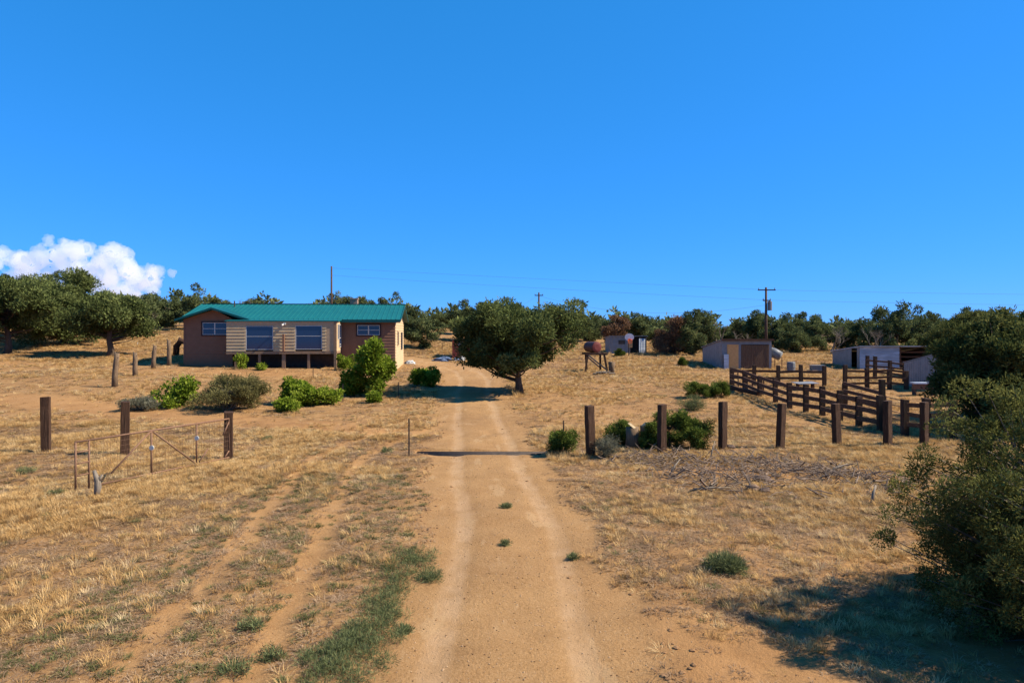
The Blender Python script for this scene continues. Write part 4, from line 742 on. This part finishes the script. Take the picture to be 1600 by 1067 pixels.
def fence_run(label, posts, hs, rails, rw=.15, side=-.1, group='runs of the timber corral fence'):
    t = thing('corral_fence', label, 'fence', group=group)
    for (x, y), h in zip(posts, hs): post_part(t, x, y, h, .19, .17)
    gg = random.Random(len(posts) * 7 + int(posts[0][0] * 10))
    for (x0, y0), (x1, y1) in zip(posts[:-1], posts[1:]):
        n = Vector((y1 - y0, x0 - x1, 0)).normalized() * side
        for r in rails:
            za, zb = hz(x0, y0) + r + gg.uniform(-.03, .03), hz(x1, y1) + r + gg.uniform(-.03, .03)
            e = Vector((x1 - x0, y1 - y0, 0)).normalized() * .09
            mb = MB(); mb.bar(Vector((x0, y0, za)) + n + e, Vector((x1, y1, zb)) + n - e * .2, .045, rw); mb.build('rail', 'rail_wood', t)
    return t
def W(px, d): return ((px - 800) / F * d, d)
front = [W(1143, 39), W(1164, 36.4), W(1188, 33.8), W(1212, 31.3), W(1234, 29.4), W(1259, 28.0), W(1285, 27.0), W(1342, 25.0) if 0 else W(1312, 25.6), W(1342, 24.3), W(1376, 23.0)]
fence_run('long front run of the brown timber corral leading away from the right tie posts', front, [.9, .9, .95, 1.12, 1.12, 1.15, 1.16, 1.15, 1.05, 1.22], [.30, .62, .95], .16, .11)
fence_run('back left run of the timber corral below the plank-door shed', [W(1143, 39.2), W(1178, 39.0), W(1216, 38.6), W(1252, 38.2), W(1288, 37.8)], [.95, 1.15, 1.15, 1.18, 1.15], [.42, .80], .13, .1)
fence_run('back right run of the timber corral ending at the grey sloped shed', [W(1320, 36.5), W(1355, 36.2), W(1390, 36.0), W(1416, 35.8)], [1.3, 1.1, 1.05, 1.0], [.30, .62, .95], .11, .1)
fence_run('timber cross run inside the corral behind its near corner', [W(1320, 29.8), W(1379, 26.2)], [1.0, 1.5], [.42, .70, 1.0], .14, .1)
fence_run('short three-rail timber run between the pipe gate and the large juniper', [W(1414, 21.6), W(1446, 21.2), W(1490, 21.4)], [1.22, 1.30, 1.2], [.42, .75, 1.08], .13, .1)
fence_run('raised timber loading chute with slatted sides in front of the open-bay shed', [W(1355, 43), W(1367, 42), W(1391, 41), W(1413, 40)], [1.4, 1.42, 1.25, 1.0], [.45, .8, 1.12], .10, .08)
mb = MB(); x0, y0 = W(1143, 38.6); gg = random.Random(4)
t = thing('picket_panel', 'row of thin upright sticks wired below the top rail at the corral far corner', 'fence')
for k in range(7):
    f_ = k / 6; x = front[0][0] + (front[2][0] - front[0][0]) * f_ + .14; y = front[0][1] + (front[2][1] - front[0][1]) * f_; mb = MB(); mb.bar((x, y, hz(x, y)), (x + gg.uniform(-.03, .03), y, hz(x, y) + .85), .05, .05); mb.build('stick', 'rail_wood', t)
x, y = W(1122, 37.5); mb = MB(); mb.bar((x - .1, y, hz(x, y) + .22), (front[2][0] - .2, front[2][1] - .3, hz(*front[2]) + .18), .2, .2); tag(mb.build('fallen_timber', 'tie_wood', bevel=.01), 'dark squared timber lying along the foot of the corral far corner', 'timber')
# pipe gate of the corral
t = thing('pipe_gate', 'thin rusty pipe gate closing the gap in the corral near the large juniper', 'gate'); (xa, ya), (xb, yb) = W(1379, 22.9), W(1412, 21.75); za, zb = hz(xa, ya), hz(xb, yb)
for k in range(6):
    mb = MB(); q = .12 + k * .21; mb.tube([(xa + .1, ya, za + q), (xb - .08, yb, zb + q)], .014, 6); mb.build('bar', 'rust_pipe', t)
for f_ in (.03, .97): mb = MB(); x, y = xa + .1 + (xb - xa - .18) * f_, ya + (yb - ya) * f_; mb.tube([(x, y, za + .1), (x, y, za + 1.2)], .018, 6); mb.build('upright', 'rust_pipe', t)
x, d = W(1441, 33.5); z = hz(x, d); t = thing('feed_trough', 'pale-topped metal feed trough in front of the grey sloped shed', 'trough', (x, d, z)); mb = MB(); mb.box(-.5, .55, -.2, .2, .55, .62); mb.build('rim', 'bright_metal', t); mb = MB(); mb.box(-.42, .47, -.15, .15, .28, .548); mb.build('bin', 'rust_pipe', t)
for sx in (-.4, .45): mb = MB(); mb.box(sx - .04, sx + .04, -.12, .12, -.1, .278); mb.build('leg', 'steel_dark', t)
for px, d, w_, lab in [(1258, 36.6, .55, 'flat pale metal sheet lying inside the corral'), (1310, 33, .5, 'small grey-white board lying on a corral post top')]:
    x = (px - 800) / F * d; mb = MB(); zz = hz(x, d) + (.32 if px == 1258 else .75); mb.quadbox([(x - w_, d - .5, zz), (x + w_, d - .5, zz + .03), (x + w_, d + .5, zz + .06), (x - w_, d + .5, zz + .02), (x - w_, d - .5, zz + .03), (x + w_, d - .5, zz + .06), (x + w_, d + .5, zz + .09), (x - w_, d + .5, zz + .05)])
    if px == 1258:
        tag(mb.build('sheet_metal', 'galvanized'), lab, 'metal sheet'); mb = MB()
        for sx in (-.4, .4): mb.box(x + sx - .06, x + sx + .06, d - .1, d + .1, hz(x, d) - .1, zz + .0)
        o = mb.build('trestle', 'rail_wood', bpy.data.objects['sheet_metal'])

# ------------------------------------------------------------------ railway-tie posts
def tie_post(px, py, top, label, wpx=15, lean=(0, 0)):
    x, d, z = ground_at(px, py); h = (py - top) / F * d; gg = random.Random(int(px)); w_, dp = .215, .165; rot = gg.uniform(.25, .6)
    import bmesh; mb = MB(); k = 7
    for i in range(k + 1):
        f_ = i / k; jit = lambda: gg.uniform(-.007, .007)
        for (a, b_) in ((-w_ / 2, -dp / 2), (w_ / 2, -dp / 2), (w_ / 2, dp / 2), (-w_ / 2, dp / 2)):
            zz = -.3 + f_ * (h + .3); mb.v.append((a + jit() + lean[0] * max(zz, 0), b_ + jit() + lean[1] * max(zz, 0), zz + (gg.uniform(-.02, .01) if i == k else 0)))
    for i in range(k):
        for j in range(4): q = i * 4; mb.f.append((q + j, q + (j + 1) % 4, q + 4 + (j + 1) % 4, q + 4 + j))
    mb.f += [(3, 2, 1, 0), tuple(k * 4 + j for j in range(4))]
    o = mb.build('tie_post', 'tie_wood', None, bevel=.012); o.location = (x, d, z); o.rotation_euler.z = rot; return tag(o, label, 'post', 'standing railway-tie posts')
for px, py, top, lab, ln in [
        (72, 708, 621, 'leftmost standing railway-tie post, left of the fallen gate', (-.01, 0)), (195, 711, 627, 'railway-tie post standing behind the middle of the wire gate', (.01, 0)), (357, 718, 642, 'railway-tie post at the right end of the wire gate', (0, 0)),
        (923, 713, 634, 'first railway-tie post right of the drive', (-.02, .02)), (1034, 706, 630, 'railway-tie post in front of the young junipers beside the two logs', (.01, 0)), (1129, 701, 627, 'railway-tie post third from the drive, right of the green clump', (.035, .02)),
        (1219, 699, 629, 'railway-tie post fourth from the drive standing alone in dry grass', (.02, -.03)), (1308, 695, 629, 'railway-tie post fifth from the drive, in front of the corral rails', (-.02, .03)), (1387, 698, 628, 'railway-tie post sixth from the drive, left of the pipe gate', (-.01, 0)), (1444, 697, 629, 'last railway-tie post, against the large juniper', (0, 0))]: tie_post(px, py, top, lab, lean=ln)
# crooked log posts left of the house
for px, d, py, top, lean, lab in [(179, 33, 598, 552, .06, 'forked crooked log post, nearest of the four left of the house'), (211, 38, 588, 551, .0, 'short straight log post, second of the four left of the house'), (239.5, 42, 575, 540, .05, 'thin pointed log post, third of the four left of the house'), (264.5, 44, 571, 531, -.02, 'tall log post with branch stubs nearest the house corner')]:
    x = (px - 800) / F * d; z = hz(x, d); h = zpx(top, d) - z; mb = MB(); r = .13
    mb.tube([(0, 0, -.2), (lean * .3, 0, h * .35), (lean, .02, h * .7), (lean * 2.2, 0, h)], [r * 1.1, r, r * .95, r * .8], 9)
    mb.tube([(lean * 1.4, 0, h * .78), (lean * 1.4 + .15, -.05, h * .90)], [.045, .02], 6); mb.tube([(lean * 2.0, 0, h * .9), (lean * 2.0 - .1, 0, h * 1.04)], [.06, .03], 6)
    o = mb.build('log_post', 'log_bark', None, True); o.location = (x, d, z); tag(o, lab, 'post', 'crooked log posts left of the house')
# thin steel fence posts
for px, d, top, lab in [(638.5, 18.4, 654, 'tall thin dark steel fence post left of the cattle guard'), (622.5, 32, 597, 'thin steel fence post in the shade left of the drive'), (489, 39, 574, 'thin steel fence post below the porch right half'), (535.5, 30.5, 600, 'short thin steel fence post in the green bushes'), (880, 20.5, 657, 'thin steel rod rising from the juniper seedling right of the drive'), (676, 44, 571, 'thin steel fence post left of the drive behind the rounded green bush'), (215, 58, 535, 'thin pale steel post between the big pine and the log posts'), (691, 66, 535, 'thin steel post on the slope left of the red-brown shed')]:
    x = (px - 800) / F * d; z = hz(x, d); h = zpx(top, d) - z; mb = MB(); mb.box(-.006, .006, -.025, .025, -.3, h); mb.box(.006, .028, -.006, .006, -.3, h)
    for k in range(int(h / .12)): mb.box(-.012, -.0062, -.01, .01, .1 + k * .12, .12 + k * .12)
    o = mb.build('steel_post', 'steel_dark' if px != 215 else 'white_cap'); o.location = (x, d, z); tag(o, lab, 'post', 'thin steel fence posts')
# wire gate
gl_ = ground_at(118, 772); gr_ = ground_at(361, 718); a = Vector(gl_); b_ = Vector(gr_); ha, hb = (772 - 692) / F * a.y, (718 - 653) / F * b_.y
gate = thing('wire_gate', 'old rusty pipe and wire mesh gate leaning open in the grass at left', 'gate', tuple(a)); L = b_ - a; U = Vector((0, 0, 1))
def gp_(f_, h): return L * f_ + U * (h * (ha + (hb - ha) * f_) + .05 * (1 - h))
def gtube(name, p, q, r=.02, parent=gate): mb = MB(); mb.tube([p, q], r, 8); return mb.build(name, 'rust_pipe', parent, True)
gtube('top_rail', gp_(0, 1), gp_(1, 1), .022); gtube('bottom_rail', gp_(.1, .03), gp_(1, .03), .022)
for f_ in (0, .07, .43, .735, .985): u_ = gtube('upright', gp_(f_, 0), gp_(f_, 1), .02)
for h in (.3, .55, .78): gtube('rung', gp_(0, h), gp_(.07, h + .01), .015)
for p, q in ((gp_(.19, .22), gp_(.43, 1)), (gp_(.43, 1), gp_(.735, .03)), (gp_(.935, .62), gp_(.985, .93)), (gp_(.94, .02), gp_(.985, .2)), (gp_(.75, .05), gp_(.82, .35))): gtube('brace', p, q, .018)
for f_, h in ((.432, .62), (.737, .66)):
    mb = MB(); c_ = gp_(f_, h); mb.tube([c_ + Vector((.02, -.035, 0)), c_ + Vector((.02, -.055, 0))], .055, 14); mb.build('round_cap', 'white_cap', gate)
mb = MB()
for k in range(1, 9): mb.tube([gp_(.07, k / 9), gp_(.985, k / 9)], .0022, 4)
for k in range(46): f_ = .09 + k * .0195; mb.tube([gp_(f_, .03), gp_(f_, 1)], .0020, 4)
mb.build('wire_mesh', 'rust_pipe', gate)
x, d, z = ground_at(150, 778); mb = MB(); mb.tube([(0, 0, 0), (.03, .02, .22), (.02, .02, .36), (-.06, .03, .58)], [.055, .07, .065, .03], 8); mb.tube([(.03, .02, .33), (.12, .02, .48)], [.045, .02], 7); o = mb.build('driftwood', 'dead_wood', None, True); o.location = (x, d, z); o.scale = (.95,) * 3; tag(o, 'pale forked piece of dead wood leaning by the wire gate', 'dead wood')
# cattle guard
t = thing('cattle_guard', 'dark steel cattle guard set across the drive between the posts', 'cattle guard', (0, 0, 0)); zg = float(np.mean(height(np.array([-2.6, -.8, 1.0]), np.array([19.2] * 3))))
for k in range(5): y = GUARD[2] + .06 + k * .145; mb = MB(); mb.tube([(GUARD[0] - .05, y, zg - .075), (GUARD[1] + .05, y, zg - .075)], .03, 8); mb.build('rail', 'steel_dark', t, True)
for xx in (GUARD[0] - .02, -.8, GUARD[1] + .02): mb = MB(); mb.box(xx - .05, xx + .05, GUARD[2] - .05, GUARD[3] + .05, zg - .5, zg - .11); mb.build('support_beam', 'steel_dark', t)
# logs, brush, stones
for px, py, top, w_, lab in [(988, 699, 663, .19, 'left and wider of two weathered logs standing upright by the tie post'), (1008, 698, 662, .15, 'right and narrower of two weathered logs standing upright by the tie post')]:
    x, d, z = ground_at(px, py); h = (py - top) / F * d; t = thing('upright_log', lab, 'log', (x, d, z), 0, 'two upright logs'); mb = MB(); mb.tube([(0, 0, -.1), (.01, 0, h * .5), (0, 0, h * .93)], [w_ * 1.15, w_, w_ * .98], 12); mb.build('trunk', 'log_bark', t, True)
    s = -1 if px < 1000 else 1; mb = MB(); mb.tube([(0, 0, h * .931), (-s * .04, 0, h)], [w_ * .97, w_ * .6], 12); mb.build('cut_top', 'cut_wood', t)
mb = MB(); gg = random.Random(21)
for cxp, cyp, n_, sp in [(1000, 720, 60, .8), (1050, 720, 110, .8), (1060, 738, 70, .8), (1150, 722, 90, .9), (1175, 740, 60, .8), (1225, 728, 60, .7), (1262, 738, 120, .8), (1300, 745, 80, .8), (1345, 750, 70, .7), (1095, 757, 50, .7), (1378, 768, 40, .6), (1120, 742, 40, .8), (1210, 765, 30, .6)]:
    x, d, z = ground_at(cxp, cyp)
    for i in range(int(n_ * 1.7)):
        cx, cy = x + gg.gauss(0, sp * .75), d + gg.gauss(0, .55); L_ = gg.uniform(.10, .5) * (1 if gg.random() < .85 else 1.7); a = gg.uniform(0, 3.14); el = gg.gauss(.12, .38); zz = float(base_h(np.array([cx]), np.array([cy]))[0]) + abs(gg.gauss(0, .09)) + .01
        dv = Vector((math.cos(a) * math.cos(el), math.sin(a) * math.cos(el), math.sin(el))) * L_ / 2; c0 = Vector((cx, cy, zz)); r = gg.uniform(.004, .013) if gg.random() < .93 else gg.uniform(.015, .028); mb.tube([c0 - dv, c0 + Vector((0, 0, gg.uniform(-.03, .05))), c0 + dv], [r, r * .9, r * .4], 4, False)
tag(mb.build('brush_pile', 'brush_wood'), 'long low pile of grey dead sticks in front of the right tie posts', 'brush', kind='stuff')
for px, py, L_, r, a, el, lab in [(835, 0, 0, 0, 0, 0, '')][:0] + [(1046, 745, .75, .025, 1.1, .45, 'pale broken branch leaning up out of the brush pile left part'), (1078, 768, .9, .03, .2, .05, 'grey dead branch lying in front of the brush pile'), (1290, 742, .7, .028, .5, .3, 'pale dead branch at the right part of the brush pile'), (1362, 790, .55, .03, 1.2, .6, 'grey broken branch sticking up below the brush pile right end'), (1110, 716, .9, .02, 1.3, .5, 'thin pale branch crossing below the third tie post')]:
    x, d, z = ground_at(px, py); mb = MB(); dv = Vector((math.cos(a) * math.cos(el), math.sin(a) * math.cos(el) * .4, math.sin(el))) * L_; mb.tube([(0, 0, 0), tuple(dv * .5 + Vector((0, 0, .03))), tuple(dv)], [r, r * .8, r * .35], 6); mb.tube([tuple(dv * .45), tuple(dv * .6 + Vector((.1, .08, .12)))], [r * .5, r * .2], 5)
    o = mb.build('dead_branch', 'dead_wood', None, True); o.location = (x, d, z + .03); tag(o, lab, 'branch')
for i, (px, py, s_, lab) in enumerate([(1190, 752, .22, 'dark flat rock at the brush pile'), (1178, 768, .14, 'small tan rock below the dark flat rock'), (1195, 770, .12, 'small dark rock right of the tan rock by the brush pile'), (1141, 700, .13, 'dark stone at the right foot of the third tie post')]):
    x, d, z = ground_at(px, py); import bmesh; bm = bmesh.new(); bmesh.ops.create_icosphere(bm, subdivisions=3, radius=1)
    for v in bm.verts: q = .75 + .5 * float(vnoise(v.co.x * 1.7 + i * 5 + 9, v.co.y * 1.7 + v.co.z * 1.3 + 9)); v.co = Vector((v.co.x * s_ * q, v.co.y * s_ * q * .8, v.co.z * s_ * q * .6))
    me = bpy.data.meshes.new('rock'); bm.to_mesh(me); bm.free(); me.materials.append(MATS['stone' if i == 1 else 'dark_stone']); o = obj('rock', me); o.location = (x, d, z + s_ * .2); tag(o, lab, 'rock', 'rocks by the brush pile')

# ------------------------------------------------------------------ utility poles and lines
def pole(px, d, top, label, arms, r=.12, can=False):
    x = (px - 800) / F * d; z = hz(x, d); h = zpx(top, d) - z; t = thing('utility_pole', label, 'utility pole', (x, d, z), 0, 'utility poles'); mb = MB(); mb.tube([(0, 0, -.5), (0, 0, h)], [r * 1.15, r * .8], 10); mb.build('pole', 'pole_wood', t, True)
    for (zz, L_) in arms:
        mb = MB(); mb.box(-L_, L_, -r - .08, -r, h - zz - .05, h - zz + .05); am = mb.build('crossarm', 'pole_wood', t)
        for sx in (-L_ * .9, L_ * .9): mb = MB(); mb.tube([(sx, -r - .04, h - zz + .05), (sx, -r - .04, h - zz + .2)], [.04, .03], 8); mb.build('insulator', 'grey_can', am)
    if can: mb = MB(); mb.tube([(r + .22, 0, h - 2.1), (r + .22, 0, h - 1.3)], .2, 12); mb.tube([(r + .22, 0, h - 1.299), (r + .22, 0, h - 1.22)], [.19, .05], 12); mb.build('transformer', 'grey_can', t)
    return Vector((x, d, z + h))
pa = pole(518, 75, 416, 'tall thin utility pole rising behind the house roof', [], .11); pb = pole(1197, 62, 449, 'utility pole with crossarm and transformer behind the plank-door shed', [(.25, .8), (1.2, .35)], .12, True); pc = pole(842, 80, 457, 'utility pole top showing above the lone pinyon', [(.35, .5)], .12)
def wire(label, a, b_, sag, r=.008):
    mb = MB(); pts = [a.lerp(b_, k / 24) - Vector((0, 0, sag * 4 * (k / 24) * (1 - k / 24))) for k in range(25)]; mb.tube(pts, r, 4); o = mb.build('power_line', 'wire'); tag(o, label, 'power line', 'overhead power lines'); return o
rt = Vector((62, 68, CAM_H + (515 - 461) / F * 68)); dn = lambda v, k: v - Vector((0, 0, k))
wire('upper power line from the pole behind the house to the transformer pole', dn(pa, .2), dn(pb, .22), .05); wire('lower power line from the pole behind the house to the transformer pole', dn(pa, 1.0), dn(pb, 1.15), .1)
wire('upper power line leaving the transformer pole to the right', dn(pb, .22), rt, .1); wire('lower power line leaving the transformer pole to the right', dn(pb, 1.15), dn(rt, 1.05), .1)
wire('sagging service line between the pole above the lone pinyon and the transformer pole', dn(pc, .4), dn(pb, 1.6), 1.3); wire('short service line dropping left from the pole above the lone pinyon', dn(pc, .3), Vector(((650 - 800) / F * 70, 70, CAM_H - 2 + (515 - 505) / F * 70)), .8)

# ------------------------------------------------------------------ cloud
import bmesh
g = np.random.default_rng(12); bm = bmesh.new(); D = 3000.0
prof = [(-60, 405), (0, 385), (20, 392), (45, 402), (70, 385), (95, 370), (120, 380), (150, 382), (183, 382), (205, 400), (225, 418), (246, 413), (255, 425)]
for px in np.arange(-70, 256, 7.0):
    top = np.interp(px, [p[0] for p in prof], [p[1] for p in prof]); bot = 470 if px < 215 else 470 - (px - 215) * 1.05
    y = top
    while y < bot:
        r = min(g.uniform(7, 15), max(4.5, (bot - top) * .3)); yy = y + r * .85
        bmesh.ops.create_icosphere(bm, subdivisions=2, radius=r / F * D, matrix=Matrix.Translation(((px + g.normal() * 3 - 800) / F * D, D + g.uniform(-60, 90) + (yy - top) * -.6, CAM_H + (HORIZON - yy) / F * D))); y += r * 1.25
me = bpy.data.meshes.new('cloud'); bm.to_mesh(me); bm.free()
m = bpy.data.materials.new('cloud_white'); m.use_nodes = True; nt = m.node_tree; nt.nodes.clear(); out = nt.nodes.new('ShaderNodeOutputMaterial'); pv = nt.nodes.new('ShaderNodeVolumePrincipled')
pv.inputs['Color'].default_value = (.99, .99, .99, 1); pv.inputs['Density'].default_value = .012; pv.inputs['Anisotropy'].default_value = .3; nt.links.new(pv.outputs[0], out.inputs['Volume']); me.materials.append(m)
cl = obj('cloud', me); tag(cl, 'white cumulus cloud low in the sky above the big pines at left', 'cloud')
rm = cl.modifiers.new('remesh', 'REMESH'); rm.mode = 'VOXEL'; rm.voxel_size = 4.0; rm.use_smooth_shade = True
for sz, st in ((70, 42), (28, 28), (12, 13), (5, 5)):
    tx = bpy.data.textures.new('cl%d' % sz, 'CLOUDS'); tx.noise_scale = sz; tx.noise_depth = 2; dm = cl.modifiers.new('d', 'DISPLACE'); dm.texture = tx; dm.texture_coords = 'GLOBAL'; dm.strength = st; dm.mid_level = .5
